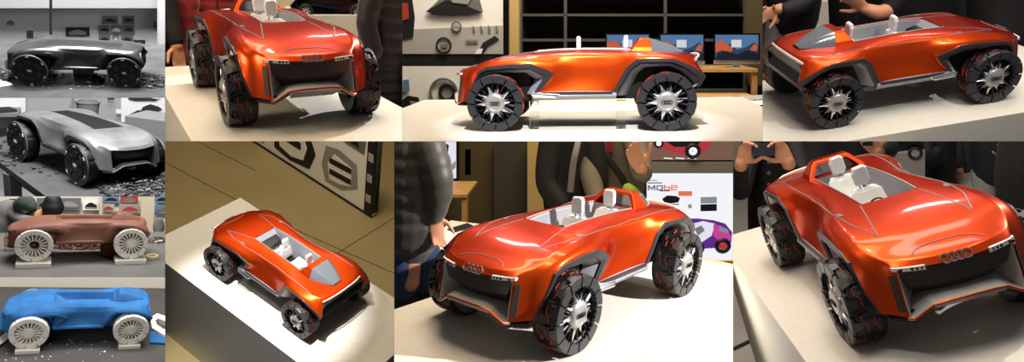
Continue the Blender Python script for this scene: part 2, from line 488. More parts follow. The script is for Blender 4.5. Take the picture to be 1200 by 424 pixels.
    for (x, y, z) in lipc:
        zz = z
        rows.append([(x, y, zz), (x-.035, y*.93, zz+.010), (.46, y*.86, max(zz, .13)+.012), (.43, y*.8, max(zz, .13)+.012), (.43, y*.8, .11), (x-.04, y*.93, zz-.010), (x-.002, y, zz-.007)])
    b.grid(rows, closed_v=True, cap=True); b.build('front_tray', st['tray'], root, smooth=.35)
    b = MB(); b.tube([(x+.001, y, z-.002) for x, y, z in lipc], .0030, 6); b.build('front_lip', st['body'], root, smooth=True)
    for sgn in (1, -1):
        b = MB()
        b.prism([(.514, sgn*.135, .112), (.509, sgn*.134, .15), (.502, sgn*.134, .19), (.498, sgn*.134, .232), (.46, sgn*.098, .2), (.465, sgn*.098, .15), (.47, sgn*.11, .115)], (0, -sgn*.003, 0))
        b.build('tray_side', st['tray'], root)
        if real:
            # dark slot on the fender blade
            p = [(.4945, .140, .218), (.4885, .150, .218), (.5045, .152, .128), (.5115, .140, .128)]
            b = MB(); b.prism([(x+.0015, sgn*y, z) for x, y, z in p], (-.006, 0, 0)); b.build('air_slot', 'grille_dark', root)
            b = MB(); rows = []
            for i in range(7):
                t = i/6; y = .074+t*.068; x = .5165-.006*t-.014*t*t; z = .2300+.0045*t; h = .0115-.003*t
                rows.append([(x-.012, sgn*y, z+h*.5), (x+.001, sgn*y, z+h*.5), (x+.0025, sgn*y, z-h*.5), (x-.012, sgn*y, z-h*.5)])
            b.grid(rows, closed_v=True, cap=True); hl = b.build('headlight', 'light_white', root)
            b = MB()
            for (t, wd) in ((.12, .003), (.27, .004), (.42, .006), (.75, .020)):
                y = .074+t*.068; x = .5165-.006*t-.014*t*t; z = .2300+.0045*t
                b.box((x+.0012, sgn*y, z), (.005, wd, .006), Matrix.Rotation(-sgn*(.1+.55*t), 3, 'Z'))
            b.build('headlight_lens', 'interior_dark', hl)
        b = MB()
        b.prism([(.47, sgn*.08, .130), (.52, sgn*.08, .134), (.515, sgn*.13, .106), (.49, sgn*.17, .108), (.40, sgn*.15, .118)], (0, 0, -.008)); b.build('front_skirt', st['body'] if not real else 'underbody', root)
    # diffuser ribs under the lip
    b = MB(); b.prism([(.534, -.082, .136), (.540, 0, .138), (.534, .082, .136), (.48, .07, .112), (.48, -.07, .112)], (0, 0, -.006)); b.build('front_diffuser', 'silver_satin' if real else st['tray'], root)
    if real:
        for k in range(6):
            y = (k-2.5)*.026
            b = MB(); b.prism([(.535, y-.003, .133), (.485, y-.003, .112), (.485, y-.003, .107), (.529, y-.003, .127)], (0, .006, 0)); b.build('diffuser_rib', 'liner_grey', root)
        # badge on the hood
        h, nn = zat(.497, 0)
        nn = Vector((.80, 0, .60)); rt = Vector((0, 1, 0)); up = nn.cross(rt)
        rings_badge(root, (.5175, 0, .2385), rt, up, .0115, 'badge_chrome', tubr=.0019)
    # rear face, tail light, bumper
    b = MB(); rows = []
    for i in range(N+1):
        u = -1+2*i/N; au = abs(u)
        y = u*.170; xt = -.478-.010*max(0, au-.6)*2; zt = .282-.035*max(0, au-.7)/.3
        rows.append([(-.44, u*.165, zt), (xt, y, zt), (-.462, u*.160, .225), (-.480, u*.175, .185), (-.46, u*.165, .150), (-.40, u*.15, .140)])
    b.grid(rows, cap=True); b.build('rear_panel', 'cladding_black' if real else st['grille'], root, smooth=.4)
    for sgn in (1, -1):
        b = MB(); b.prism([(-.506, sgn*.194, .2115), (-.485, sgn*.190, .174), (-.468, sgn*.185, .155), (-.462, sgn*.16, .155), (-.478, sgn*.16, .19), (-.486, sgn*.165, .245)], (.004, 0, 0)); b.build('rear_corner', st['clad'], root)
    if real:
        b = MB(); rows = []
        path = [(-.468, .150, .280), (-.482, .118, .290), (-.490, .07, .294), (-.492, 0, .295)]
        path = path+[(x, -y, z) for x, y, z in path[-2::-1]]
        b.tube(path, .0042, 6, flat=1.6)
        b.build('tail_light', 'light_white', root, smooth=True)
    # cockpit
    if opening:
        top = [(.197, 0.0765, .314), (.11, 0.0791, .321), (0, 0.0808, .3225), (-.10, 0.0804, .321), (-.208, 0.0804, .316)]
        b = MB()
        fx = .06 if real else .12; fz = .20 if real else .262
        bx = -.19
        for sgn in (1, -1):
            rows = []
            for (x, y, z) in top:
                t = (x+.208)/.405
                xl = bx+(fx-bx)*t
                rows.append([(x, sgn*y, z), (x, sgn*(y-.004), z-.006), (xl, sgn*(y-.02), fz)])
            b.grid(rows)
        b.add([(.197, 0.0765, .314), (.197, -.089, .314), (fx, -.069, fz), (fx, .069, fz)], [(0, 1, 2, 3)])
        b.add([(-.208, 0.0804, .316), (-.208, -.0935, .316), (bx, -.0735, fz), (bx, .0735, fz)], [(0, 1, 2, 3)])
        b.build('cockpit_tub', st['tub'], root)
        b = MB(); b.box(((fx+bx)/2, 0, fz-.002), (fx-bx+.006, .128, .004)); b.build('cockpit_floor', 'interior_dark' if real else st['tub'], root)
        if real:
            b = MB()
            b.prism([(.165, .062, .294), (.165, -.062, .294), (.118, -.056, .286), (.105, -.052, .262), (.105, .052, .262), (.118, .056, .286)], (0, 0, -.012)); b.build('dashboard', 'interior_dark', root, bevel=.002)
            b = MB(); b.torus((.092, 0, .272), .020, .0028, (0, 1, 0), (.4, 0, .9), 24, 6); b.build('steering_wheel', 'interior_dark', root, smooth=True)
            for sgn in (1, -1):
                b = MB(); b.tube([(.20, sgn*.0765, .3185), (.11, sgn*.0795, .324), (0, sgn*.0813, .3255), (-.1, sgn*.081, .324), (-.21, sgn*.081, .3195)], .0022, 6); b.build('cockpit_rim', 'silver_satin', root, smooth=True)
    if seats:
        for sx in (.013, -.19):
            s_ = thing('seat', '', '', (0, 0, 0)) if False else None
            b = MB()
            w = .053
            prof = [(.120, .222, .9), (.120, .244, 1), (.045, .240, 1), (.020, .250, 1), (-.004, .300, .9), (-.012, .310, .6), (-.030, .308, .6), (-.028, .235, 1), (-.02, .215, 1)]
            n = len(prof)
            rows = []
            for yy in (-1, -.6, 0, .6, 1):
                rows.append([(sx+.018+x, yy*w*k, z-(.006 if abs(yy) < .5 else 0)) for x, z, k in prof])
            b.grid(rows, closed_v=True, cap=True)
            st_ = b.build('seat', 'white_leather', root, bevel=.003)
            b = MB()
            pz = [(-.022, .318), (-.026, .356), (-.020, .376), (.012, .380), (.021, .372), (.023, .330), (.014, .318)]
            rows = []
            for xx, k in ((-.010, .82), (-.006, 1), (.004, 1), (.009, .85)):
                rows.append([(sx+xx, y*k, .349+(z-.349)*k) for y, z in pz])
            b.grid(rows, closed_v=True, cap=True); b.build('headrest', 'white_leather', st_, bevel=.002)
            b = MB()
            for q in (-.01, .01): b.tube([(sx, q, .305), (sx, q, .325)], .003, 6)
            b.build('headrest_post', 'silver', st_)
    if hoop:
        # hoop frame behind the seats: arch outer/inner profile in y,z extruded in x with slant
        outer = [(.098, .312), (.088, .330), (.064, .362), (.055, .368)]
        inner = [(.076, .318), (.070, .330), (.052, .352), (.046, .356)]
        outer = [(y, z) for y, z in outer]+[(-y, z) for y, z in outer[::-1]]
        inner = [(y, z) for y, z in inner]+[(-y, z) for y, z in inner[::-1]]
        def xs(z, f): # f=front / back
            return (-.206-(z-.312)*.75) if f else (-.300+(z-.312)*.22)
        rows = []
        for (oy, oz), (iy, iz) in zip(outer, inner):
            rows.append([(xs(oz, 1), oy, oz), (xs(oz, 0), oy, oz), (xs(iz, 0), iy, iz), (xs(iz, 1), iy, iz)])
        b = MB(); b.grid(rows, closed_v=True, cap=True)
        if not real:
            b.add([(xs(z, 1)-.004, y, z) for y, z in outer]+[(xs(z, 0)+.002, y, z) for y, z in outer], [tuple(range(8)), tuple(range(8, 16))[::-1]])
        b.build('roll_hoop', st['body'], root, bevel=.003)
        tail = [(y*.34, .306+(z-.312)*.10) for y, z in outer]
        rows = [[(xs(z, 0), y*.985, z-.001) for y, z in outer], [(-.365, y*.70, .308+(z-.312)*.62) for y, z in outer], [(-.43, a, c) for a, c in tail]]
        b = MB(); b.grid(rows, cap=True); b.build('rear_canopy', 'tinted_glass' if real else st['body'], root, smooth=.5)
        if real:
            b = MB(); b.prism([(-.255, .074, .316), (-.262, .050, .353), (-.262, -.050, .353), (-.255, -.074, .316)], (-.004, 0, 0)); b.build('hoop_screen', 'tinted_glass', root)
    # seams on the hood
    def seam(pts, name='panel_seam', w=.0020, m='seam_grey'):
        b = MB(); P = []
        for (a, c) in zip(pts[:-1], pts[1:]):
            for q in range(10):
                t = q/10; P.append((a[0]+(c[0]-a[0])*t, a[1]+(c[1]-a[1])*t))
        P.append(pts[-1]); path = [zat(x, y)[0]+Vector((0, 0, .0004)) for x, y in P]
        b.tube(path, w, 5, flat=.5); b.build(name, m, root, smooth=True)
    if real:
        seam([(.31, 0), (.31, 0.0001), (.475, .0)][1:]) if False else None
        for sgn in (1, -1):
            seam([(.205, sgn*.082), (.40, sgn*.118), (.30, sgn*.150), (.18, sgn*.158), (.05, sgn*.148), (-.08, sgn*.146), (-.2, sgn*.158), (-.40, sgn*.168)])
            seam([(.475, sgn*.0), (.476, sgn*.04), (.486, sgn*.07), (.502, sgn*.085)])
            b = MB(); h, _ = zat(.22, sgn*.146); b.prism([h+Vector((-.015, -.006*sgn, .001)), h+Vector((.015, -.006*sgn, .001)), h+Vector((.013, .006*sgn, .0005)), h+Vector((-.017, .006*sgn, .0005))], (0, 0, -.003)); b.build('indicator', 'seam_grey', root)
    if not opening:
        b = MB(); pts = []
        rows = []
        for i in range(13):
            x = .26-.58*i/12; row = []
            for q in range(7):
                y = (-.09+.18*q/6)*(1-.45*i/12)
                h = zat(x, y)[0]; row.append((x, y, h.z+.0012))
            rows.append(row)
        b.grid(rows); b.build('dark_canopy', 'mono_black_satin', root, smooth=True)
    for ch in list(root.children):
        if ch.name.split('.')[0] in ('body', 'arch_cladding', 'wheel_arch_liner', 'panel_seam', 'indicator'): continue
        nose_warp(ch.data)
        for g in ch.children: nose_warp(g.data)
    for sx in (1, -1):
        for sy in (1, -1):
            zc = .117*ws
            make_wheel(wheel, root, (sx*WB, sy*.248, zc), sy, ws, hubcap=hub_front or sx < 0)
    # axles
    for sx in (1, -1):
        b = MB(); b.tube([(sx*WB, -.2, .117*ws), (sx*WB, .2, .117*ws)], .014, 10); b.build('axle', st['under'] if real else st['clad'], root, smooth=True)
    return root

def dup(root, label, M):
    def cp(o, par):
        c = o.copy(); COL.objects.link(c)
        if par is not None:
            c.parent = par; c.matrix_parent_inverse = o.matrix_parent_inverse
        if CUR is not None: CELL_OF[c.name] = CUR
        for ch in list(o.children): cp(ch, c)
        return c
    r = cp(root, None); r.matrix_world = M; r['label'] = label
    return r
# ------------------------------------------------------------------ cells (one booth for each of the ten views)
FIT = {
'P3': [[[-0.99049, -0.13574, -0.02256], [0.13739, -0.96653, -0.21668], [0.00761, -0.21772, 0.97598]], [0.31122, 3.05076, 0.25869]],
'P1': [[[0.51969, 0.85384, 0.02954], [-0.80129, 0.49911, -0.32989], [-0.29641, 0.14777, 0.94356]], [-0.92558, 2.6982, 0.32744]],
'P5': [[[-0.64075, 0.7667, 0.04012], [-0.75937, -0.6252, -0.18022], [-0.11309, -0.14594, 0.98281]], [0.22081, 2.40694, -0.42401]],
'P8': [[[-0.11097, 0.94082, -0.32024], [-0.97767, -0.1612, -0.13479], [-0.17843, 0.29813, 0.9377]], [1.20125, 2.19182, -0.30606]],
'P4': [[[0.98681, -0.0985, -0.1285], [0.02455, 0.8755, -0.48259], [0.16004, 0.47306, 0.86637]], [1.73756, 3.22212, 0.40679]],
'P6': [[[-0.82155, -0.54416, 0.17015], [0.3747, -0.74025, -0.55824], [0.42972, -0.39486, 0.81205]], [-1.44043, 4.37695, -0.66668]],
'brown': [[[-0.82851, 0.54771, 0.11655], [-0.55937, -0.81915, -0.12688], [0.02598, -0.17032, 0.98505]], [-3.79516, 6.03531, -0.63356]],
'blue': [[[-0.83543, 0.49186, 0.24521], [-0.54379, -0.80443, -0.23914], [0.07963, -0.33313, 0.93951]], [-3.62531, 5.74026, -1.25784]],
'bw1': [[[-0.92557, 0.35488, 0.13187], [-0.37731, -0.83607, -0.39827], [-0.03108, -0.41838, 0.90774]], [-3.84746, 6.14331, 0.92726]],
'bw2': [[[0.84931, 0.51352, 0.12235], [-0.47527, 0.8447, -0.24619], [-0.22977, 0.15094, 0.96147]], [-2.77643, 4.46323, 0.09232]] ,
}
BOUNDS = {'bw1': (0, 0, 193.5, 114.5), 'bw2': (0, 114.5, 193.5, 230), 'brown': (0, 230, 193.5, 324.5), 'blue': (0, 324.5, 193.5, 424),
 'P1': (193.5, 0, 471.5, 165.5), 'P3': (471.5, 0, 893.5, 165.5), 'P4': (893.5, 0, 1200, 165.5),
 'P6': (193.5, 165.5, 462, 424), 'P5': (462, 165.5, 859, 424), 'P8': (859, 165.5, 1200, 424)}
def ray(u, v): return Vector(((u-600)/F, 1, (212-v)/F))
class Cell:
    def __init__(s, key):
        s.key = key; R, t = FIT[key]
        M = Matrix(R).to_4x4(); M.translation = Vector(t); s.M = M; s.Mi = M.inverted()
        s.b = BOUNDS[key]; x0, y0, x1, y1 = s.b
        s.O = s.Mi @ Vector((0, 0, 0))
        c = s.dir((x0+x1)/2, (y0+y1)/2)
        h = Vector((c.x, c.y, 0)).normalized(); s.h = h; s.r = Vector((h.y, -h.x, 0)); s.D0 = (-s.O).dot(h)
        # planes (world): normal pointing out of the cell; bleed the frame edge
        e = 30
        X0 = -e if x0 == 0 else x0; Y0 = -e if y0 == 0 else y0; X1 = 1200+e if x1 == 1200 else x1; Y1 = 424+e if y1 == 424 else y1
        s.ext = (X0, Y0, X1, Y1); g = .08; X0 += g; Y0 += g; X1 -= g; Y1 -= g
        s.planes = [Vector((-1, (X0-600)/F, 0)), Vector((1, -(X1-600)/F, 0)), Vector((0, -(212-Y0)/F, 1)), Vector((0, (212-Y1)/F, -1))]
        s.col = bpy.data.collections.new('cell_'+key)
    def dir(s, u, v): return (s.Mi.to_3x3() @ ray(u, v))
    def pt(s, u, v, dep=0):
        """local point on the ray at horizontal distance D0+dep from the viewer (dep=0: through the car's centre)"""
        d = s.dir(u, v); return s.O + d*((s.D0+dep)/d.dot(s.h))
    def onz(s, u, v, z=0):
        d = s.dir(u, v); return s.O + d*((z-s.O.z)/d.z)
    def depz(s, u, v, z=0): return (s.onz(u, v, z)-s.O).dot(s.h)-s.D0
    def mpp(s, dep=0): # metres per px approx at the cell centre
        x0, y0, x1, y1 = s.b; a = s.pt((x0+x1)/2-.5, (y0+y1)/2, dep); b = s.pt((x0+x1)/2+.5, (y0+y1)/2, dep); return (a-b).length
def use(key):
    global CUR
    CUR = Cell(key); CELLS[key] = CUR; return CUR
CELLS = {}
LIGHTS = []
def lamp(kind, name, loc, target, energy, color=(1, 1, 1), size=.1, size_y=None, angle=None, blend=.3):
    l = bpy.data.lights.new(name, kind); l.energy = energy; l.color = color
    if kind == 'AREA':
        l.shape = 'RECTANGLE' if size_y else 'SQUARE'; l.size = size
        if size_y: l.size_y = size_y
    elif kind == 'SPOT': l.shadow_soft_size = size; l.spot_size = angle; l.spot_blend = blend
    elif kind == 'SUN': l.angle = size
    else: l.shadow_soft_size = size
    o = bpy.data.objects.new(name, l); COL.objects.link(o)
    d = Vector(target)-Vector(loc)
    m = d.to_track_quat('-Z', 'Y').to_matrix().to_4x4(); m.translation = Vector(loc)
    o.matrix_world = CUR.M @ m
    LIGHTS.append((o, CUR)); return o
def bounds_check(o):
    p = o.matrix_world.translation
    if p.y > 0: return 600+F*p.x/p.y, 212-F*p.z/p.y
def quad(name, pts, m, parent=None, th=.01, n=None):
    """slab with the given corner loop as its front; thickness away from the viewer"""
    P = [Vector(p) for p in pts]
    nn = (P[1]-P[0]).cross(P[2]-P[0]).normalized()
    if nn.dot(P[0]-CUR.O) < 0: nn = -nn
    b = MB(); b.prism(P, nn*th); return b.build(name, m, parent)
def board(name, u0, v0, u1, v1, dep, m, parent=None, th=.01):
    c = CUR
    return quad(name, [c.pt(u0, v0, dep), c.pt(u1, v0, dep), c.pt(u1, v1, dep), c.pt(u0, v1, dep)], m, parent, th)
def poly(name, uv, dep, m, parent=None, th=.004):
    return quad(name, [CUR.pt(u, v, dep) for u, v in uv], m, parent, th)
def slab(name, uv, z, m, th, parent=None):
    """horizontal slab whose top outline (on plane z) passes through the given sight lines"""
    P = [CUR.onz(u, v, z) for u, v in uv]
    b = MB(); b.prism(P, (0, 0, -th)); return b.build(name, m, parent)
def clip_all():
    bpy.context.view_layer.update()
    dead = []
    own = {}
    for o in list(sc.objects):
        cell = CELL_OF.get(o.name)
        if cell is None or o.type != 'MESH' or len(o.data.vertices) == 0: continue
        mw = o.matrix_world; mt = mw.transposed()
        pl = []
        for n in cell.planes:
            ln = (mw.to_3x3().transposed() @ n); d = n.dot(mw.translation)
            pl.append((ln, d))
        bb = [Vector(c) for c in o.bound_box]
        need = []
        for ln, d in pl:
            s_ = [ln.dot(c)+d for c in bb]
            if max(s_) > 1e-6: need.append((ln, d))
        need = [(ln, d) for ln, d in need if max(ln.dot(v.co)+d for v in o.data.vertices) > 1e-6]
        if not need: continue
        bm = bmesh.new(); bm.from_mesh(o.data)
        for ln, d in need:
            k = ln.length; nn = ln/k; co = nn*(-d/k)
            g = bm.verts[:]+bm.edges[:]+bm.faces[:]
            r = bmesh.ops.bisect_plane(bm, geom=g, dist=1e-6, plane_co=co, plane_no=nn, clear_outer=True)
            es = [e for e in r['geom_cut'] if isinstance(e, bmesh.types.BMEdge) and e.is_valid and e.is_boundary]
            if es:
                try: bmesh.ops.holes_fill(bm, edges=es, sides=0)
                except Exception: pass
        if len(bm.faces) == 0:
            dead.append(o); bm.free(); continue
        me = bpy.data.meshes.new(o.data.name); bm.to_mesh(me); bm.free()
        for m_ in o.data.materials:
            if len(me.materials) < len(o.data.materials): me.materials.append(m_)
        o.data = me
    for o in dead:
        if o.children:
            # keep a part that still carries visible pieces: hand them to its parent
            for ch in list(o.children):
                if ch in dead: continue
                mwc = ch.matrix_world.copy(); ch.parent = o.parent; ch.matrix_world = mwc
                if o.parent is None:
                    for k in ('label', 'category', 'group', 'kind'):
                        if k in o: ch[k] = o[k]
                    if not ch.get('kind'): ch.name = o.name
    for o in dead: bpy.data.objects.remove(o, do_unlink=True)
    # an Empty whose parts were all cut away
    for o in list(sc.objects):
        if o.type == 'EMPTY' and not o.children: bpy.data.objects.remove(o, do_unlink=True)
# ------------------------------------------------------------------ more materials
mat('plinth_white', 'ded9ce', .45, bump=.12, bscale=220, noise=(40, .05))
mat('floor_olive', '9a8960', .55, noise=(1.6, .14), bump=.05, bscale=20)
mat('floor_grey', 'a9a39b', .5, noise=(2, .1))
mat('floor_dark', '2b2723', .6, noise=(3, .2))
mat('wall_cream', 'c9bb9f', .8, noise=(1.5, .05))
mat('wall_warm_dark', '4b4128', .8, noise=(1.5, .08))
mat('wall_black', '231f17', .8, noise=(1.5, .1))
mat('wall_grey', '85827c', .8, noise=(1.5, .05))
mat('panel_grey', '3c3a31', .7, noise=(60, .2))
mat('wall_tan', 'b89c62', .8, noise=(1.5, .05))
mat('divider', '4a4a4a', .9)
mat('wood_pale', 'c79a5e', .45, noise=(14, .18))
mat('wood_edge', '6a4328', .6, noise=(20, .2))
mat('shelf_metal', '4c4d47', .5, .3)
mat('screen_black', '0a0a0b', .2)
mat('aluminium', 'c5c7ca', .35, .7)
mat('paper_white', 'efece6', .7)
mat('paper_grey', 'a9a7a3', .7)
mat('ink_black', '151517', .6)
mat('ink_grey', '6c6b6b', .6)
mat('ink_mid', '96938f', .6)
mat('ink_red', 'a5392a', .6)
mat('ink_orange', 'e0642c', .6)
mat('ink_pink', 'c8578e', .6)
mat('ink_blue', '5f7f9f', .6)
mat('ink_brown', '7a5a48', .6)
mat('acrylic', 'f2f5f5', .05, trans=1, ior=1.3)
def em(name, c, s=1.0): return mat(name, '050505', .4, emit=(c, s))
em('lit_white', 'f3f4f8', 1.0); em('lit_lilac', 'e3e2ee', 1.0); em('lit_grey', '8d9299', .9); em('lit_black', '1b1a22', .6); em('lit_orange', 'e2744c', 1.0)
em('lit_letter', '7d7c84', .9); em('lit_pink', 'd1449c', .9); em('lit_purple', '6a2f96', .8); em('lit_red', 'c33b3e', .8); em('lit_ground', '8d6a5a', .7)
em('lit_sky', '5c86b4', .7); em('lit_mountain_blue', '33506e', .6); em('lit_mountain_dark', '1c2736', .5); em('lit_mountain_orange', 'd8603a', .8); em('lit_icon', 'dfe6ee', .8)
mat('puffer_red', '8e1a1e', .5, sheen=.3)
mat('puffer_dark_red', '5c1215', .6)
mat('puffer_brown', '1f1719', .5, sheen=.2)
mat('puffer_black', '3a3932', .5, sheen=.2)
mat('cloth_black', '111113', .75)
mat('cloth_charcoal', '26262a', .8)
mat('cloth_taupe', '6d6657', .8, noise=(30, .1))
mat('cloth_grey', '6e6e6c', .8)
mat('denim_blue', '2e3d62', .8, noise=(40, .25))
mat('denim_grey', '8a8a8a', .8, noise=(40, .15))
mat('skin', 'c98f6e', .5)
mat('knit_green', '7f9a2e', .9, bump=.4, bscale=150)
mat('strap_black', '0c0c0c', .6)
mat('table_grey', '6b6967', .5, noise=(4, .12))
mat('table_dark', '4a4847', .45, noise=(4, .15))
mat('mono_table', '5a5a5a', .45, noise=(5, .3))
mat('mono_table_dark', '454545', .4, noise=(6, .4))
mat('mono_wall', 'e0e0e0', .8, noise=(1.5, .05))
mat('mono_wall_mid', 'a2a2a2', .8, noise=(1.5, .06))
mat('mono_grey', '7d7d7d', .7)
mat('mono_dark', '2a2a2a', .7)
mat('mono_chip', '3b3b3b', .5)
mat('mono_chip_light', '8b8b8b', .5)
mat('wall_studio', 'd8d2c6', .8, noise=(1.5, .04))
mat('clay_chip', '5a3524', .7)
mat('foam_board', 'e6e0d2', .8)
mat('tape_cream', 'd9caa0', .6)
mat('cardboard', '8a5a36', .8)
mat('plastic_clear', 'dfe8ea', .08, trans=.85, ior=1.3)
mat('label_blue', '3a62b0', .5)
mat('phone_blue', '2b3044', .3)
mat('hair_black', '0d0c0c', .6)
mat('plaid_green', '3a4a40', .9, noise=(60, .5))
mat('chrome_dark', '1a1b1e', .15, .6, 1)

# ------------------------------------------------------------------ people
def limb(b, pts, rad, n=16, quilt=0, period=.06, flat_up=None, roundend=True):
    """sweep of ellipses with rounded ends; rad entries r or (ra, rb)"""
    P = [Vector(p) for p in pts]; R = [(r, r) if not isinstance(r, tuple) else r for r in rad]
    # resample
    QP, QR, QS = [], [], []
    s = 0
    for i in range(len(P)-1):
        L = (P[i+1]-P[i]).length; k = max(1, int(L/(.009 if quilt else .018)))
        for q in range(k):
            t = q/k; tt = t*t*(3-2*t)
            p0 = P[max(i-1, 0)]; p1 = P[i]; p2 = P[i+1]; p3 = P[min(i+2, len(P)-1)]
            c = ((2*p1)+(-p0+p2)*t+(2*p0-5*p1+4*p2-p3)*t*t+(-p0+3*p1-3*p2+p3)*t**3)*.5
            QP.append(c); QR.append(tuple(R[i][j]+(R[i+1][j]-R[i][j])*tt for j in (0, 1))); QS.append(s+L*t)
        s += L
    QP.append(P[-1]); QR.append(R[-1]); QS.append(s)
    if quilt:
        QR = [tuple(r*(1+quilt*(abs(sin(pi*ss/period))-.6)) for r in rr) for rr, ss in zip(QR, QS)]
    if roundend:
        d0 = (QP[0]-QP[1]).normalized(); d1 = (QP[-1]-QP[-2]).normalized()
        r0, r1 = min(QR[0]), min(QR[-1])
        pre = [(QP[0]+d0*r0*sin(a), tuple(x*cos(a) for x in QR[0])) for a in (1.45, 1.0, .5)]
        post = [(QP[-1]+d1*r1*sin(a), tuple(x*cos(a) for x in QR[-1])) for a in (.5, 1.0, 1.45)]
        QP = [p for p, _ in pre]+QP+[p for p, _ in post]; QR = [r for _, r in pre]+QR+[r for _, r in post]
    b.tube(QP, QR, n, up=flat_up)
def hand(b, W, d, n, side=1, curl=.5, spread=.1, s=1.0, tcurl=0.0):
    d = Vector(d).normalized(); n = Vector(n); n = (n-d*n.dot(d)).normalized(); t = n.cross(d)*side
    W = Vector(W)
    limb(b, [W-d*.03*s, W+d*.02*s, W+d*.06*s, W+d*.088*s], [(.026*s, .02*s), (.034*s, .016*s), (.041*s, .014*s), (.039*s, .012*s)], 14, flat_up=n)
    for off, L in ((.030, .068), (.011, .080), (-.009, .075), (-.028, .058)):
        p = W+d*.085*s+t*off*s; q = [p]; a = 0; ax = t
        dd = (d+t*off*spread*12).normalized()
        for k, f in enumerate((.45, .32, .25)):
            a += curl*(.6 if k == 0 else 1)
            v = dd*cos(a)+n*sin(a)
            p = p+v*L*f*s; q.append(p)
        limb(b, q, [.0095*s, .009*s, .008*s, .0068*s], 8)
    p = W+d*.02*s+t*.03*s; v = (d*.55+t*.75+n*.25).normalized(); v2 = (d*.85+t*.3+n*(.3+tcurl)).normalized()
    limb(b, [p, p+v*.035*s, p+v*.04*s+v2*.03*s, p+v*.042*s+v2*.052*s], [.014*s, .012*s, .010*s, .008*s], 8)
def voxel(o, size, smooth=3):
    m = o.modifiers.new('r', 'REMESH'); m.mode = 'VOXEL'; m.voxel_size = size
    if smooth:
        q = o.modifiers.new('s', 'SMOOTH'); q.factor = .5; q.iterations = smooth
    bake(o); o.data.shade_smooth(); return o
def P3(p): return CUR.pt(*p[:3])
def person(label, body, jacket=None, trousers=None, extra=None, vox=.008, group=None, boots=None):
    """body: list of ('limb', [(u,v,dep)...], [radii]) and ('hand', ...) items; jacket/trousers: (material, items, quilt)"""
    def fill(b, items, q=0, per=.06, skin=False):
        for it in items:
            if it[0] == 'limb':
                up = CUR.h if len(it) < 4 else it[3]
                limb(b, [P3(p) for p in it[1]], [tuple(x*.6 for x in r) if skin and isinstance(r, tuple) and r[0] > .065 else r for r in it[2]], 20, q, per, flat_up=up)
            elif it[0] == 'hand': hand(b, P3(it[1]), P3(it[2])-P3(it[1]), it[3], *it[4:])
    b = MB(); fill(b, body, skin=True)
    hands = [P3(it[1]) for it in body if it[0] == 'hand']
    tor = P3(body[0][1][min(1, len(body[0][1])-1)])
    for it in (jacket[1] if jacket else []):
        if it[0] == 'limb' and not isinstance(it[2][0], tuple):
            pts = [P3(p) for p in it[1]]
            near = [h for h in hands if (h-pts[-1]).length < .3]
            if near: pts.append(min(near, key=lambda h: (h-pts[-1]).length))
            q0 = Vector((tor.x, tor.y, min(pts[0].z, tor.z+.25)))
            limb(b, [tor, q0]+pts if (tor-q0).length > .03 else [tor]+pts, [.03, .035]+[.03]*(len(pts)) if (tor-q0).length > .03 else [.03]*(len(pts)+1), 10)
    root = b.build('person', 'skin'); voxel(root, vox*.7, 2)
    tag(root, label, 'person', group)
    for nm, spec in (('jacket', jacket), ('trousers', trousers), ('boots', boots)):
        if spec:
            b = MB(); fill(b, spec[1], spec[2] if len(spec) > 2 else 0, spec[3] if len(spec) > 3 else .06)
            o = b.build(nm, spec[0], root); voxel(o, vox, 1 if len(spec) > 2 and spec[2] else 3)
    if extra: extra(root)
    return root
# ================================================================== exhibition booths
def plinth(label, y0=-.38, y1=.38, x0=-.88, x1=.92, h=.75):
    b = MB(); b.box(((x0+x1)/2, (y0+y1)/2, -h/2), (x1-x0, y1-y0, h))
    o = b.build('display_plinth', 'plinth_white', bevel=.002); tag(o, label, 'plinth', None)
    return o
def wall(dep, m, name='wall_back', th=.05, u0=None, u1=None, v0=None, v1=None):
    X0, Y0, X1, Y1 = CUR.ext
    # slightly oversize, then trimmed at the booth sides
    g = 15
    return struct(board(name, (X0-g if u0 is None else u0), (Y0-g if v0 is None else v0), (X1+g if u1 is None else u1), (Y1+g if v1 is None else v1), dep, m, None, th))
def floor(z, m, name='floor', ext=9):
    c = CUR; b = MB(); o = Vector((0, 0, z)); h, r = c.h, c.r
    b.prism([o-h*c.D0-r*ext, o-h*c.D0+r*ext, o+h*ext+r*ext, o+h*ext-r*ext], (0, 0, -.02))
    return struct(b.build(name, m))
def expo_lights(key, warm, warmcol=(1, .78, .5), keypos=(-.9, 1.5, 2.3), keytgt=(.1, .12, 0), ang=.75, blend=.25, keycol=(1, .98, .95), ksize=.03, fill=None, strips=()):
    lamp('SPOT', 'ceiling_spot', keypos, keytgt, key, keycol, ksize, angle=ang, blend=blend)
    lamp('AREA', 'overhead_fill', (0, 0, 3.0), (0, 0, 0), warm, warmcol, 1.5, 1.5)  # unseen soft panel added overhead to stand in for ambient light
    if fill: c = CUR; lamp('AREA', 'wall_fill', c.h*1.3+Vector((0, 0, 2.7)), c.h*2.9+Vector((0, 0, .3)), fill[0], fill[1], 2.0, .8)  # added fill lamp that brightens the background behind the plinth
    c = CUR
    for d_, s_ in ((2.1, -.7), (2.1, .5), (1.3, -.2)): lamp('AREA', 'ceiling_strip', c.h*d_+c.r*s_+Vector((0, 0, 2.0)), (0, 0, .25), 4.5, (1, .98, .95), .34, .035)
    for (p, t, e) in strips: lamp('AREA', 'ceiling_strip', p, t, e, (1, .97, .92), .9, .06)

def side_fill(p, t, e, col=(1, .8, .5)): lamp('AREA', 'side_fill', p, t, e, col, .8, .8)  # added low fill lamp that lifts the shaded side of a plinth
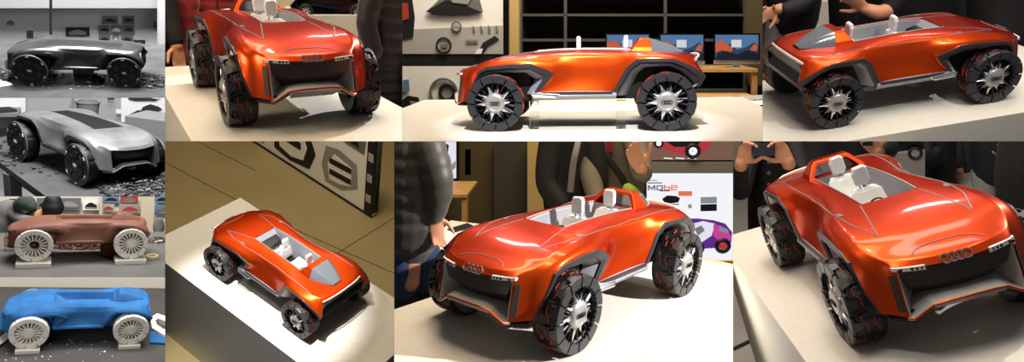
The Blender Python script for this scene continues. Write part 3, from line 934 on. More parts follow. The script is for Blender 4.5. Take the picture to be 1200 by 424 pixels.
# ---------------------------------------------------------------- top row, first booth: front quarter view
use('P1'); C1 = CUR
RED = None
use('P3'); C3 = CUR
RED = make_car('orange red model car seen exactly side-on before the dark shelves and computers', 'paint')
LABELS = {
 'P1': 'orange red model car seen from the front beside the red puffer jacket',
 'P4': 'orange red model car seen from its tail, black coats close behind its cockpit',
 'P6': 'small orange red model car seen from high above, with open cockpit over olive floor',
 'P5': 'orange red model car before the bright screen and the person in taupe coat',
 'P8': 'large orange red model car below the person photographing it with a phone'}
for k in LABELS:
    use(k); dup(RED, LABELS[k], CUR.M)

# ================= P1
CUR = CELLS['P1']
plinth('pale plinth under the front-facing car beside the red puffer jacket')
wall(2.6, 'wall_cream'); floor(-.75, 'floor_dark')
expo_lights(380, 50, (1, .66, .34), keypos=(-1.1, 2.1, 1.6), ang=.62, fill=(75, (1, .86, .66)), strips=[((.6, -.9, 2.2), (.2, 0, .2), 8), ((-.4, .3, 2.6), (0, 0, .2), 8)])
side_fill((.3, -2.2, .9), (.1, -.4, -.3), 30)
person('person in a red puffer jacket standing behind the front-facing car',
 [('limb', [(262, -60, 1.35), (262, 60, 1.35), (262, 110, 1.35)], [(.15, .10), (.15, .10), (.15, .1)])],
 ('puffer_red', [('limb', [(245, -70, 1.35), (243, -20, 1.35), (243, 35, 1.35), (244, 75, 1.35)], [(.13, .12), (.15, .13), (.15, .13), (.14, .12)]),
   ('limb', [(285, -70, 1.42), (284, -10, 1.42), (283, 40, 1.42), (283, 75, 1.42)], [(.10, .11), (.11, .12), (.11, .12), (.10, .11)]),
   ('limb', [(222, -60, 1.25), (219, -5, 1.2), (222, 45, 1.2), (226, 66, 1.15)], [.055, .058, .052, .045])], .07, .06),
 extra=lambda r: (poly('zip', [(253, -10), (255, -10), (258, 40), (256, 40)], 1.19, 'cloth_black', r)))
person('person in black sleeve at the left edge with one hand hanging beside the front-facing car',
 [('limb', [(186, -30, 1.1), (196, 20, 1.1), (207, 52, 1.05)], [.04, .035, .024]), ('hand', (207, 54, 1.05), (210, 74, 1.03), -C1.h+C1.r*.8, -1, .35, .05, .95)],
 ('cloth_black', [('limb', [(178, -40, 1.15), (192, 5, 1.12), (201, 35, 1.08), (205, 47, 1.06)], [.09, .062, .05, .042]),
                  ('limb', [(172, -30, 1.2), (178, 60, 1.2), (182, 120, 1.2)], [(.13, .1), (.12, .1), (.11, .1)])]))
person('person in a dark brown puffer coat at the right of the front-facing car',
 [('limb', [(462, -60, .75), (462, 60, .75), (462, 110, .75), (466, 160, .75)], [(.12, .1), (.13, .1), (.12, .1), (.07, .07)])],
 ('puffer_brown', [('limb', [(463, -60, .75), (460, 0, .75), (457, 60, .75), (460, 108, .75)], [(.17, .13), (.17, .14), (.165, .14), (.15, .13)]),
   ('limb', [(442, -50, .66), (434, 0, .62), (430, 30, .60), (438, 60, .58)], [.06, .056, .05, .045])], .07, .07),
 ('cloth_charcoal', [('limb', [(466, 90, .78), (466, 190, .78)], [.07, .05])]))
# dark car on a white display behind
t = thing('concept_car_display', 'black glossy show car on the white display behind the front-facing car', 'car', CUR.pt(390, 20, 2.0))
def far_car(t, u0, u1, vt, vb, dep, uw=None):
    """a low dark coupe, side-on, built at its real distance"""
    Mi = t.matrix_world.inverted() @ CUR.M
    L = u1-u0; H = vb-vt
    prof = [(0, .62), (.06, .40), (.22, .26), (.36, .05), (.50, -.02), (.66, .06), (.82, .24), (.97, .34), (1, .60), (.97, .84), (.03, .86)]
    b = MB(); n = len(prof); rows = []
    for dd, k in ((-.16, .80), (-.19, .96), (0, 1.0), (.22, .96), (.25, .8)):
        rows.append([CUR.pt(u0+L*(.5+(x-.5)*k), vb-H*(1-y)*(k if y < .5 else 1), dep+dd) for x, y in prof])
    b.grid(rows, closed_v=True, cap=True); b.v = [Mi @ v for v in b.v]; b.build('body', 'chrome_dark', t, smooth=.7)
    for x in (.2, .79):
        b = MB(); c = CUR.pt(u0+L*x, vb-H*.17, dep-.2); r = (CUR.pt(u0, vb, dep)-CUR.pt(u0, vb-H*.26, dep)).length
        b.torus(c, r*.8, r*.22, CUR.r, (0, 0, 1), 24, 8); b.v = [Mi @ v for v in b.v]; w = b.build('wheel', 'rubber', t, smooth=True)
        b = MB()
        for k in range(8):
            a = 2*pi*k/8; d = CUR.r*cos(a)+Vector((0, 0, 1))*sin(a); s_ = CUR.r*-sin(a)+Vector((0, 0, 1))*cos(a)
            b.prism([c+d*r*.1-s_*r*.07, c+d*r*.1+s_*r*.07, c+d*r*.72+s_*r*.12, c+d*r*.72-s_*r*.12], CUR.h*.015)
        b.v = [Mi @ v for v in b.v]; b.build('rim', 'silver', w)
    b = MB(); P = [CUR.pt(u0+L*x, vb-H*(1-y), dep-.215) for x, y in ((.34, .26), (.42, .12), (.55, .08), (.64, .14), (.66, .26))]
    b.prism(P, CUR.h*.03); b.v = [Mi @ v for v in b.v]; b.build('side_window', 'ink_grey', t)
far_car(t, 338, 440, -14, 19, 2.0)
quad('display_stand', [CUR.pt(336, 18, 1.75), CUR.pt(436, 18, 1.75), CUR.pt(436, 60, 1.75), CUR.pt(336, 60, 1.75)], 'plinth_white', None, .6)
tag(bpy.data.objects['display_stand'], 'white display stand under the black glossy car behind the hood', 'display stand')

# ================= P3
CUR = CELLS['P3']; c = CUR
plinth('broad pale plinth under the side-on car', y0=-1.1, y1=.62, x0=-.9, x1=1.02)
wall(3.2, 'wall_black'); floor(-.75, 'floor_dark')
expo_lights(500, 40, (1, .66, .32), keypos=(-.1, 1.7, 2.2), keytgt=(0, .1, .05), ang=.50, blend=.5, keycol=(.95, .95, 1), fill=(150, (1, .9, .76)), strips=[((.3, .5, 2.3), (.1, 0, .2), 7)])
def P(u, v, d): return CUR.pt(u, v, d)
# boards
t = board('poster_board', 465, -12, 589.5, 63.5, 2.0, 'paper_white', None, .03); tag(t, 'upper poster board with product drawings, left of the dark shelves', 'poster')
poly('poster_band', [(465, 35), (589, 30), (589, 63), (465, 63)], 1.992, 'paper_grey', t)
poly('drawing', [(499, 14), (512, 2), (522, -8), (560, -8), (566, 14), (548, 19), (520, 17)], 1.985, 'ink_grey', t)
poly('drawing', [(500, 13), (522, 0), (545, 6), (566, 15), (530, 19), (508, 18)], 1.98, 'ink_black', t)
poly('drawing', [(525, -6), (555, -6), (548, 5), (530, 3)], 1.975, 'ink_mid', t)
poly('drawing', [(465, -8), (482, -8), (486, 20), (484, 44), (465, 48)], 1.985, 'ink_black', t)
poly('drawing', [(465, 2), (478, 4), (479, 22), (465, 26)], 1.98, 'ink_red', t)
for (cx, cy, r, m_) in ((520, 53, 8, 'ink_black'), (535, 31, 5, 'ink_grey')):
    b = MB(); b.torus(P(cx, cy, 1.985), r*.0066, .006, c.r, (0, 0, 1), 24, 6); b.build('drawing_wheel', m_, t)
poly('drawing', [(516, 52), (525, 52), (523, 56), (518, 56)], 1.983, 'ink_grey', t)
poly('drawing', [(559, 63), (566, 50), (580, 42), (585, 46), (572, 54), (566, 63)], 1.985, 'ink_black', t)
poly('drawing', [(556, 63), (560, 57), (566, 57), (564, 63)], 1.98, 'paper_white', t)
for i in range(4): poly('drawing_small', [(554+i*9, 30), (555+i*9, 30), (557+i*9, 37), (554.5+i*9, 38)], 1.985, 'ink_grey', t)
for i in range(3): poly('drawing_line', [(546, 46+i*2), (560, 46+i*2), (560, 46.6+i*2), (546, 46.6+i*2)], 1.985, 'ink_mid', t)
t = board('poster_rail', 465, 63.5, 589.5, 77.5, 2.0, 'ink_black', None, .05); tag(t, 'black rail between the two poster boards', 'rail')
t = board('poster_board', 465, 77.5, 589.5, 150, 2.0, 'paper_white', None, .03); tag(t, 'lower white poster board behind the nose of the side-on car', 'poster')
b = MB(); b.torus(P(520, 108, 1.985), .10, .010, c.r, (0, 0, 1), 30, 6, sq=1); b.build('drawing_wheel', 'ink_grey', t)
b = MB(); b.torus(P(524, 108, 1.98), .055, .013, c.r, (0, 0, 1), 30, 6); b.build('drawing_wheel', 'ink_black', t)
poly('drawing', [(465, 122), (478, 112), (490, 114), (492, 120), (480, 118), (484, 128), (474, 134), (465, 134)], 1.985, 'ink_black', t)
poly('drawing', [(472, 94), (479, 93), (480, 107), (472, 108)], 1.985, 'ink_blue', t)
t = board('wall_post', 589.5, -12, 595.5, 160, 1.95, 'ink_black', None, .08); struct(t); t.name = 'trim_1'
t = board('trim_2', 595.5, -12, 608, 160, 2.1, 'wall_tan', None, .12); struct(t)
struct(board('trim_3', 875, -12, 900, 100, 2.45, 'wall_warm_dark', None, .1))
# shelving
t = thing('shelving_unit', 'dark open metal shelving filling the back of the side-on view', 'shelf', CUR.pt(740, 115, 2.6))
def child_board(nm, u0, v0, u1, v1, dep, m, t, th):
    b = MB(); b.prism([CUR.pt(u0, v0, dep), CUR.pt(u1, v0, dep), CUR.pt(u1, v1, dep), CUR.pt(u0, v1, dep)], CUR.h*th)
    Mi = t.matrix_world.inverted() @ CUR.M; b.v = [Mi @ v for v in b.v]; return b.build(nm, m, t)
child_board('back_panel', 606, -20, 878, 118, 2.95, 'wall_black', t, .02)
for u in (608.5, 660.8, 778, 872): child_board('post', u, -20, u+3.6, 118, 2.62, 'shelf_metal', t, .04)
for v in (-14, 16, 45.5, 76, 105): child_board('shelf', 608, v, 876, v+3, 2.62, 'shelf_metal', t, .33)
# table behind with computers
def wood_table(label, u0, u1, v0, v1, dep, depth, leg_v, legs):
    t = thing('table', label, 'table', CUR.pt((u0+u1)/2, leg_v, dep))
    child_board('table_top', u0, v0, u1, v1, dep, 'wood_pale', t, depth)
    for (a, b_) in legs: child_board('leg', a, v1, b_, leg_v, dep+.01, 'wood_pale', t, .06)
    return t
wood_table('pale wooden table carrying the three computers behind the tail', 690, 888, 80.5, 84.5, 2.0, .45, 116, ((881.5, 887.5), (694, 700)))
def imac(u0, u1, v0, v1, dep, label):
    um = (u0+u1)/2; vt = 80.3
    t = thing('desktop_computer', label, 'computer', CUR.pt(um, vt, dep), 'desktop computers on the wooden table')
    child_board('screen_bezel', u0, v0, u1, v1, dep, 'screen_black', t, .012)
    child_board('chin', u0, v1, u1, v1+4.6, dep, 'aluminium', t, .014)
    s = child_board('display', u0+1.8, v0+1.8, u1-1.8, v1-.6, dep-.003, 'lit_sky', t, .003)
    def pl(nm, pts, dd, m_):
        b = MB(); b.prism([CUR.pt(u0+x*(u1-u0), v0+y*(v1-v0), dep-dd) for x, y in pts], CUR.h*.001)
        Mi = t.matrix_world.inverted() @ CUR.M; b.v = [Mi @ v for v in b.v]; b.build(nm, m_, s)
    pl('mountain', [(.035, .98), (.035, .42), (.12, .28), (.26, .44), (.38, .38), (.5, .62), (.72, .5), (.88, .32), (.965, .5), (.965, .98)], .005, 'lit_mountain_blue')
    pl('mountain', [(.035, .72), (.035, .38), (.16, .26), (.30, .42), (.42, .58), (.36, .74), (.2, .62)], .007, 'lit_mountain_orange')
    pl('mountain', [(.035, .98), (.10, .72), (.3, .66), (.5, .8), (.72, .62), (.965, .76), (.965, .98)], .009, 'lit_mountain_dark')
    pl('mountain', [(.78, .62), (.88, .38), (.95, .5), (.93, .66)], .008, 'lit_mountain_orange')
    pl('window_icon', [(.38, .24), (.60, .24), (.60, .52), (.38, .52)], .011, 'lit_icon')
    child_board('stand', um-4, v1+4, um+4, vt, dep+.02, 'aluminium', t, .02)
    child_board('foot', um-7.5, vt-1.1, um+7.5, vt, dep-.06, 'aluminium', t, .16)
    return t
imac(709.5, 762, 39, 70, 2.12, 'computer half hidden behind the roll hoop, leftmost of the three')
imac(772.5, 826, 39, 71, 2.12, 'computer above the tail of the side-on car, middle of the three')
imac(836.5, 890.5, 39, 70.5, 2.12, 'rightmost of the three computers, clear of the car')
t = wood_table('low pale wooden table with prints at the right of the side-on car', 800, 905, 121, 132, 1.35, .75, 160, ())
for i, (a, b_, v0, m_) in enumerate(((835, 858, 109, 'paper_grey'), (848, 880, 113, 'paper_white'), (866, 897, 108, 'paper_grey'), (880, 905, 114, 'paper_white'))):
    zt = CUR.pt(850, 121, 1.35).z
    d0 = CUR.depz(a, v0+6, zt)
    o = slab('print_sheet', [(a, v0+4), (b_, v0+3), (b_+6, v0+8), (a+6, v0+9)], zt+.004+.004*i, m_, .003)
    tag(o, ['grey print nearest the tail on the low table', 'white print overlapping the grey print on the low table', 'grey print at the back of the low table under the rightmost computer', 'white print at the right edge of the low table'][i], 'print', 'prints on the low table')
# acrylic supports
for (x, l_) in ((.195, 'clear acrylic block under the sill just behind the front wheel'), (-.17, 'clear acrylic block under the sill just ahead of the rear wheel')):
    b = MB(); b.box((x, .165, .059), (.038, .03, .118)); o = b.build('acrylic_block', 'acrylic', bevel=.001); tag(o, l_, 'support block')

# ================= P4
CUR = CELLS['P4']; c = CUR
plinth('pale plinth under the car seen from its tail')
wall(2.6, 'wall_black'); floor(-.75, 'floor_grey')
expo_lights(90, 62, (1, .84, .66), keypos=(.6, -1.4, 2.3), keytgt=(0, -.1, 0), ang=.9, blend=.6, fill=(35, (1, .9, .8)), strips=[((-.5, -.9, 2.2), (-.2, 0, .2), 9), ((.5, -.7, 2.3), (.2, 0, .2), 9)])
person('person in a black jacket and grey jeans holding hands together behind the tail',
 [('limb', [(908, -40, 1.5), (908, 30, 1.5), (908, 100, 1.5)], [(.1, .08), (.11, .09), (.06, .06)]), ('limb', [(938, -5, 1.3), (924, 10, 1.2), (912, 12, 1.15)], [.035, .03, .024]),
  ('hand', (910, 11, 1.15), (899, 17, 1.12), -c.h, 1, .5, .05, 1.0), ('hand', (906, 22, 1.16), (897, 14, 1.14), -c.h, -1, .6, .05, .9)],
 ('cloth_charcoal', [('limb', [(930, -60, 1.5), (930, -10, 1.5), (930, 24, 1.5)], [(.17, .13), (.18, .13), (.16, .12)]), ('limb', [(948, -50, 1.4), (950, -8, 1.3), (936, 6, 1.22), (921, 11, 1.17)], [.07, .066, .056, .045])]),
 ('denim_grey', [('limb', [(912, 20, 1.5), (904, 60, 1.45), (902, 110, 1.4)], [.085, .07, .06]), ('limb', [(938, 20, 1.6), (938, 60, 1.6), (938, 110, 1.6)], [.085, .07, .06])]))
t = board('display_stand', 948, 2, 992, 60, 2.3, 'plinth_white', None, .2); tag(t, 'white display stand between the two people behind the tail', 'display stand')
def coat(label, u, v, dep, w, m_='cloth_black', arm=None, hands=None, legs=None, legm='cloth_black', gl=120, quilt=0):
    body = [('limb', [(u, -70+v, dep), (u, v+30, dep), (u, v+gl, dep)], [(w*.5, .08), (w*.55, .08), (w*.4, .08)])]
    ja = [('limb', [(u, v-80, dep), (u, v-30, dep), (u, v+20, dep), (u, v+45, dep)], [(w*.85, .12), (w, .14), (w*.95, .14), (w*.9, .12)])]
    if arm:
        for a in arm: ja.append(('limb', a[0], a[1]))
    if hands: body += hands
    return person(label, body, (m_, ja)+((quilt, .08) if quilt else ()), (legm, legs) if legs else None)
coat('person in black with bare forearm raised above the cockpit seen from the tail', 1005, -6, 1.15, .17,
     hands=[('limb', [(1040, 12, .85), (1028, 15, .8), (1015, 11, .78)], [.042, .036, .027]), ('hand', (1013, 10, .78), (1004, 3, .76), -c.h-c.r*.3, 1, .35, .12, 1.0)],
     arm=[([(1030, -50, .95), (1048, -5, .9), (1040, 12, .86)], [.07, .062, .05])])
coat('person in black coat standing behind the middle of the car seen from its tail', 1075, -10, 1.3, .22)
coat('person in charcoal coat standing behind the nose of the car seen from its tail', 1125, -5, 1.5, .17, 'cloth_charcoal')
coat('person in black coat at the right edge behind the car seen from its tail', 1182, 20, .95, .19, quilt=.0)

# ================= P6
CUR = CELLS['P6']; c = CUR
plinth('pale plinth under the car seen from above')
floor(-.75, 'floor_olive')
expo_lights(600, 42, (1, .78, .46), keypos=(-.35, .45, 2.7), keytgt=(-.05, .22, 0), ang=.52, blend=.6, fill=(55, (1, .84, .58)), strips=[((.3, .9, 2.4), (0, 0, .2), 8)])
for pts in ([(193, 190), (330, 262), (462, 320)], [(390, 300), (462, 255)], [(230, 165), (300, 200)]):
    z = -.749; b = MB(); q = [CUR.onz(u, v, z) for u, v in pts]
    b.tube(q, .004, 4); struct(b.build('trim_4', 'wall_warm_dark'))
bl = CUR.onz(288, 160, -.75); br = CUR.onz(436, 255, -.75)
d = (br-bl).normalized(); up = Vector((0, 0, 1))
bl = bl-d*1.0
t = thing('exhibition_board', 'freestanding exhibition board with car drawings above the car seen from high', 'board', bl)
Mi = t.matrix_world.inverted() @ CUR.M
nrm = d.cross(up).normalized()
if nrm.dot(CUR.O-bl) < 0: nrm = -nrm
Lb = (br-bl).length
def onb(nm, pts, off, m_, th=.004, par=None):
    b = MB(); b.prism([bl+d*(x*Lb)+up*y+nrm*off for x, y in pts], -nrm*th); b.v = [Mi @ v for v in b.v]; return b.build(nm, m_, par or t)
onb('panel', [(0, .0), (1, .0), (1, 1.6), (0, 1.6)], 0, 'paper_white', .06)
onb('frame', [(0, -.0), (1.0, -.0), (1.0, .02), (0, .02)], .012, 'ink_black', .08)
onb('frame', [(.965, .035), (1.0, .035), (1.0, 1.6), (.965, 1.6)], .012, 'ink_black', .08)
for k in range(6): onb('tab', [(.972, .16+k*.22), (.994, .16+k*.22), (.994, .24+k*.22), (.972, .24+k*.22)], .018, 'paper_grey')
k0 = .50
onb('drawing', [(.86, .10), (.78, .08), (.76, .25), (.78, .48), (.84, .52), (.92, .47), (.93, .22)], .005, 'ink_mid')
onb('drawing', [(.85, .15), (.80, .14), (.79, .30), (.82, .44), (.90, .40), (.90, .2)], .009, 'paper_white')
for yy in (.2, .32):
    onb('drawing', [(.80, yy), (.90, yy+.02), (.90, yy+.08), (.80, yy+.06)], .012, 'ink_black')
onb('drawing', [(.52, .10), (.60, .06), (.70, .10), (.73, .30), (.69, .55), (.58, .58), (.52, .45)], .005, 'ink_black')
onb('drawing', [(.55, .16), (.61, .12), (.67, .16), (.69, .32), (.66, .48), (.59, .50), (.55, .4)], .009, 'paper_white')
onb('drawing', [(.57, .26), (.66, .26), (.66, .34), (.57, .34)], .012, 'ink_black')
onb('drawing', [(.30, .12), (.36, .05), (.46, .06), (.50, .22), (.47, .48), (.36, .52), (.30, .36)], .005, 'ink_mid')
onb('drawing', [(.33, .18), (.38, .12), (.44, .13), (.46, .25), (.44, .4), (.36, .44)], .009, 'ink_black')
onb('drawing', [(.35, .22), (.43, .22), (.43, .3), (.35, .3)], .012, 'paper_white')
onb('drawing', [(.58, .66), (.95, .62), (.96, 1.0), (.60, 1.05)], .005, 'ink_grey')
onb('drawing', [(.62, .70), (.93, .66), (.90, .84), (.66, .92)], .009, 'ink_black')
onb('drawing', [(.66, .74), (.80, .72), (.78, .80), (.67, .84)], .012, 'paper_white')
onb('drawing', [(.15, .7), (.5, .68), (.5, 1.1), (.15, 1.1)], .005, 'ink_grey')
onb('drawing', [(.2, .75), (.45, .73), (.44, .95), (.22, .98)], .009, 'ink_black')

# ================= P5
CUR = CELLS['P5']; c = CUR
plinth('pale plinth under the car in front of the bright screen')
wall(3.0, 'wall_warm_dark'); floor(-.75, 'floor_dark')
expo_lights(760, 44, (1, .70, .36), keypos=(-1.1, 2.1, 1.6), keytgt=(.05, .12, 0), ang=.66, blend=.25, fill=(85, (1, .82, .55)), strips=[((.5, .2, 2.3), (.2, 0, .2), 8), ((-.2, -.6, 2.4), (0, 0, .2), 8)])
struct(board('trim_5', 579, 150, 618, 300, 2.9, 'panel_grey', None, .08))
struct(board('trim_6', 618, 150, 662, 300, 2.7, 'wall_tan', None, .2))
struct(board('trim_7', 756, 150, 762, 330, 2.2, 'ink_black', None, .1))
t = board('wall_slot', 545, 175, 551.5, 205, 2.98, 'ink_black', None, .01); struct(t); t.name = 'trim_8'
# left screen
t = thing('wall_screen', 'wall screen showing a dark car seat, above the puffer jacket shoulder', 'screen', CUR.pt(520, 190, 2.6))
child_board('bezel', 486, 150, 537, 213, 2.6, 'screen_black', t, .06)
s = child_board('display', 488, 152, 534.5, 209, 2.59, 'lit_lilac', t, .005)
def cpoly(nm, pts, dep, m_, t, par=None, th=.003):
    b = MB(); b.prism([CUR.pt(u, v, dep) for u, v in pts], CUR.h*th)
    Mi = t.matrix_world.inverted() @ CUR.M; b.v = [Mi @ v for v in b.v]; return b.build(nm, m_, par or t)
cpoly('picture_shape', [(514, 195), (520, 180), (522, 168), (526, 170), (524, 186), (518, 200)], 2.58, 'lit_black', t, s)
cpoly('picture_shape', [(512, 205), (516, 196), (528, 194), (534, 188), (534, 196), (524, 205)], 2.582, 'lit_grey', t, s)
cpoly('picture_shape', [(500, 178), (516, 184), (514, 190), (505, 186)], 2.582, 'lit_grey', t, s)
# small wood table and white bench
wood_table('pale wooden table end beside the puffer jacket and jeans', 500, 547, 228, 231.5, 2.0, .5, 262, ((541, 547),))
t = thing('white_table', 'white table with black prints beside the puffer jacket', 'table', CUR.pt(540, 300, 1.3))
zt = -.02; Mi = t.matrix_world.inverted() @ CUR.M
b = MB(); b.prism([CUR.onz(u, v, zt) for u, v in ((500, 290), (528, 258), (610, 268), (590, 300))], (0, 0, -.04)); b.v = [Mi @ v for v in b.v]; b.build('table_top', 'plinth_white', t)
b = MB(); q = [CUR.onz(u, v, zt-.04) for u, v in ((506, 290), (530, 262), (600, 270), (585, 298))]; b.prism(q, (0, 0, -.69)); b.v = [Mi @ v for v in b.v]; b.build('table_base', 'plinth_white', t)
for i, q in enumerate((((524, 268), (548, 261), (556, 265), (532, 272)), ((546, 268), (566, 262), (576, 266), (556, 273)), ((536, 273), (552, 270), (558, 275), (542, 278)))):
    o = slab('print_sheet', q, zt+.004, 'ink_black' if i < 2 else 'ink_mid', .003); tag(o, ['black print at the left of the white table', 'black print at the right of the white table', 'grey print at the front of the white table'][i], 'print', 'prints on the white table')
person('person in a black puffer jacket and blue jeans at the left of the bright-screen car',
 [('limb', [(478, 120, .35), (478, 250, .35), (480, 330, .35)], [(.12, .08), (.12, .08), (.07, .07)]), ('hand', (510, 254, .28), (512, 272, .28), -c.h+c.r*.5, 1, .45, .03, .8)],
 ('puffer_black', [('limb', [(484, 110, .35), (482, 165, .35), (482, 215, .35), (480, 262, .36), (478, 282, .38)], [(.11, .11), (.135, .13), (.155, .14), (.14, .13), (.12, .11)]),
   ('limb', [(494, 150, .30), (508, 190, .26), (514, 220, .25), (509, 250, .28)], [.07, .066, .058, .046])], .07, .06),
 ('denim_blue', [('limb', [(468, 270, .36), (470, 310, .36), (472, 350, .38), (474, 420, .4)], [.078, .07, .058, .05]), ('limb', [(496, 270, .40), (497, 310, .42), (502, 345, .45), (503, 420, .46)], [.074, .066, .055, .05])]),
 boots=('cloth_black', [('limb', [(502, 338, .45), (504, 380, .46)], [.062, .06]), ('limb', [(472, 345, .38), (474, 400, .4)], [.064, .06])]))
def strap_fn(uvs, dep, m_='strap_black', w=.018):
    def f(r):
        b = MB(); b.tube([CUR.pt(u, v, d) for u, v, d in uvs], [(w, .004)]*len(uvs), 8, up=CUR.h); b.build('bag_strap', m_, r, smooth=True)
    return f
person('person in a black coat seen from behind, beside the taupe coat above the cockpit',
 [('limb', [(670, 100, 1.2), (670, 250, 1.2), (670, 330, 1.2)], [(.12, .09), (.14, .09), (.1, .08)])],
 ('cloth_black', [('limb', [(675, 110, 1.2), (672, 165, 1.2), (668, 215, 1.2), (668, 262, 1.2)], [(.10, .1), (.15, .12), (.145, .12), (.13, .11)]),
   ('limb', [(652, 140, 1.15), (644, 180, 1.12), (641, 215, 1.08), (656, 238, 1.05)], [.066, .064, .056, .05]), ('limb', [(690, 140, 1.15), (697, 185, 1.12), (700, 215, 1.1)], [.06, .06, .055])]),
 extra=strap_fn([(678, 165, 1.04), (672, 190, 1.03), (668, 225, 1.03)], 1.0, 'cloth_grey', .016))
person('person in a taupe coat with raised hand and crossing black strap above the roll hoop',
 [('limb', [(722, 100, 1.3), (722, 250, 1.3), (722, 330, 1.3)], [(.14, .09), (.15, .09), (.1, .08)]),
  ('hand', (751, 196, .93), (745, 184, .90), -c.h+Vector((0, 0, .5)), -1, .3, .12, 1.05), ('hand', (705, 236, 1.0), (716, 238, .97), -c.h, 1, .5, .05, .9)],
 ('cloth_taupe', [('limb', [(724, 110, 1.3), (724, 165, 1.3), (724, 210, 1.3), (722, 262, 1.3)], [(.12, .11), (.135, .14), (.14, .14), (.13, .13)]),
   ('limb', [(740, 150, 1.2), (749, 185, 1.1), (752, 203, 1.0), (750, 199, .96)], [.06, .058, .052, .044]), ('limb', [(695, 150, 1.2), (692, 200, 1.1), (699, 232, 1.03)], [.06, .056, .046])]),
 extra=lambda r: (strap_fn([(694, 165, 1.13), (712, 185, 1.11), (728, 207, 1.11), (736, 222, 1.12)], 1.0)(r), board('shirt', 710, 150, 718, 178, 1.145, 'puffer_red', r, .02)))
b = MB(); limb(b, [CUR.pt(736, 221, .95), CUR.pt(741, 226, .93), CUR.pt(748, 231, .92)], [.028, .034, .026]); limb(b, [CUR.pt(738, 225, .93), CUR.pt(736, 232, .91)], [.014, .012])
o = b.build('mitten', 'knit_green'); voxel(o, .006); tag(o, 'green knitted mitten hanging below the taupe coat', 'mitten')
# right hand screens
t = thing('wall_screen', 'upper wall screen showing a pink off-road car, right of the taupe coat', 'screen', CUR.pt(810, 170, 2.0))
child_board('bezel', 757, 140, 870, 190, 2.0, 'screen_black', t, .06)
s = child_board('display', 759, 142, 868, 187.5, 1.99, 'lit_ground', t, .005)
cpoly('picture_shape', [(768, 160), (768, 170), (780, 176), (800, 182), (822, 180), (832, 172), (836, 160)], 1.982, 'lit_red', t, s)
cpoly('picture_shape', [(772, 160), (790, 172), (815, 172), (828, 160)], 1.980, 'lit_black', t, s)
for (cu, cv, r) in ((812, 177, .045), (772, 168, .028)):
    b = MB(); Mi = t.matrix_world.inverted() @ CUR.M
    b.torus(CUR.pt(cu, cv, 1.975), r*.8, r*.3, c.r, (0, 0, 1), 20, 5); b.v = [Mi @ v for v in b.v]; b.build('picture_wheel', 'lit_black', t.children[1] if False else s)
    b = MB(); b.torus(CUR.pt(cu, cv, 1.972), r*.35, r*.3, c.r, (0, 0, 1), 16, 5); b.v = [Mi @ v for v in b.v]; b.build('picture_wheel', 'lit_white', s)
for k in range(3): cpoly('picture_line', [(778+k*14, 186-1.5), (788+k*14, 186-.8), (788+k*14, 187-.6), (778+k*14, 187-1.3)], 1.978, 'lit_white', t, s)
t = board('screen_shelf', 757, 190, 870, 202, 1.98, 'wall_grey', None, .12); tag(t, 'grey band between the upper and the lower wall screens', 'panel')
t = thing('wall_screen', 'large bright lower screen with lettering and a purple pink car', 'screen', CUR.pt(810, 260, 2.0))
child_board('bezel', 757, 202, 872, 318, 2.0, 'screen_black', t, .06)
s = child_board('display', 758, 203, 871, 316, 1.99, 'lit_white', t, .005)
# MObe lettering
def letter(pts, m_): cpoly('lettering', pts, 1.984, m_, t, s)
x, y, h, w = 759, 217, 6, 9
letter([(x, y+h), (x, y), (x+2.2, y), (x+4.6, y+3.2), (x+7, y), (x+9.2, y), (x+9.2, y+h), (x+7.4, y+h), (x+7.4, y+2.6), (x+4.6, y+5.6), (x+1.8, y+2.6), (x+1.8, y+h)], 'lit_letter')
def ring(x, y, w, h, k, m_):
    for q in ([(x, y), (x+w, y), (x+w, y+k), (x, y+k)], [(x, y+h-k), (x+w, y+h-k), (x+w, y+h), (x, y+h)], [(x, y), (x+k*1.2, y), (x+k*1.2, y+h), (x, y+h)], [(x+w-k*1.2, y), (x+w, y), (x+w, y+h), (x+w-k*1.2, y+h)]): letter(q, m_)
ring(769.3, 217, 7.6, 6, 1.4, 'lit_letter')
letter([(777.9, 216.4), (779.5, 216.4), (779.5, 223), (777.9, 223)], 'lit_orange'); ring(777.9, 218.6, 7.4, 4.4, 1.2, 'lit_orange')
ring(786.3, 217, 7.4, 3.4, 1.1, 'lit_orange'); letter([(786.3, 219), (787.8, 219), (787.8, 223), (786.3, 223)], 'lit_orange'); letter([(786.3, 221.8), (793.7, 221.8), (793.7, 223), (786.3, 223)], 'lit_orange')
for q, m_ in (([(759, 210.8), (770, 210.8), (770, 211.8), (759, 211.8)], 'lit_grey'), ([(759, 213.6), (776, 213.6), (776, 215), (759, 215)], 'lit_letter'),
  ([(773, 224), (773, 223), (785, 223), (785, 224)], 'lit_black'), ([(795, 224), (811, 224), (811, 229.5), (795, 229.5)], 'lit_orange'), ([(821, 231), (840, 230.5), (840, 238), (821, 238.5)], 'lit_grey'),
  ([(821, 239.5), (840, 239), (840, 247), (821, 247.5)], 'lit_black'), ([(776, 233), (782, 229), (792, 229.5), (797, 232), (795, 237), (786, 238.5), (778, 237)], 'lit_black'),
  ([(774, 239.5), (796, 238.5), (796, 240), (774, 241)], 'lit_grey'), ([(782, 242), (784, 242), (784.5, 248), (782.5, 248)], 'lit_orange'), ([(806, 240), (810, 239), (811, 243.5), (807, 244)], 'lit_grey')):
    cpoly('picture_shape', q, 1.983, m_, t, s)
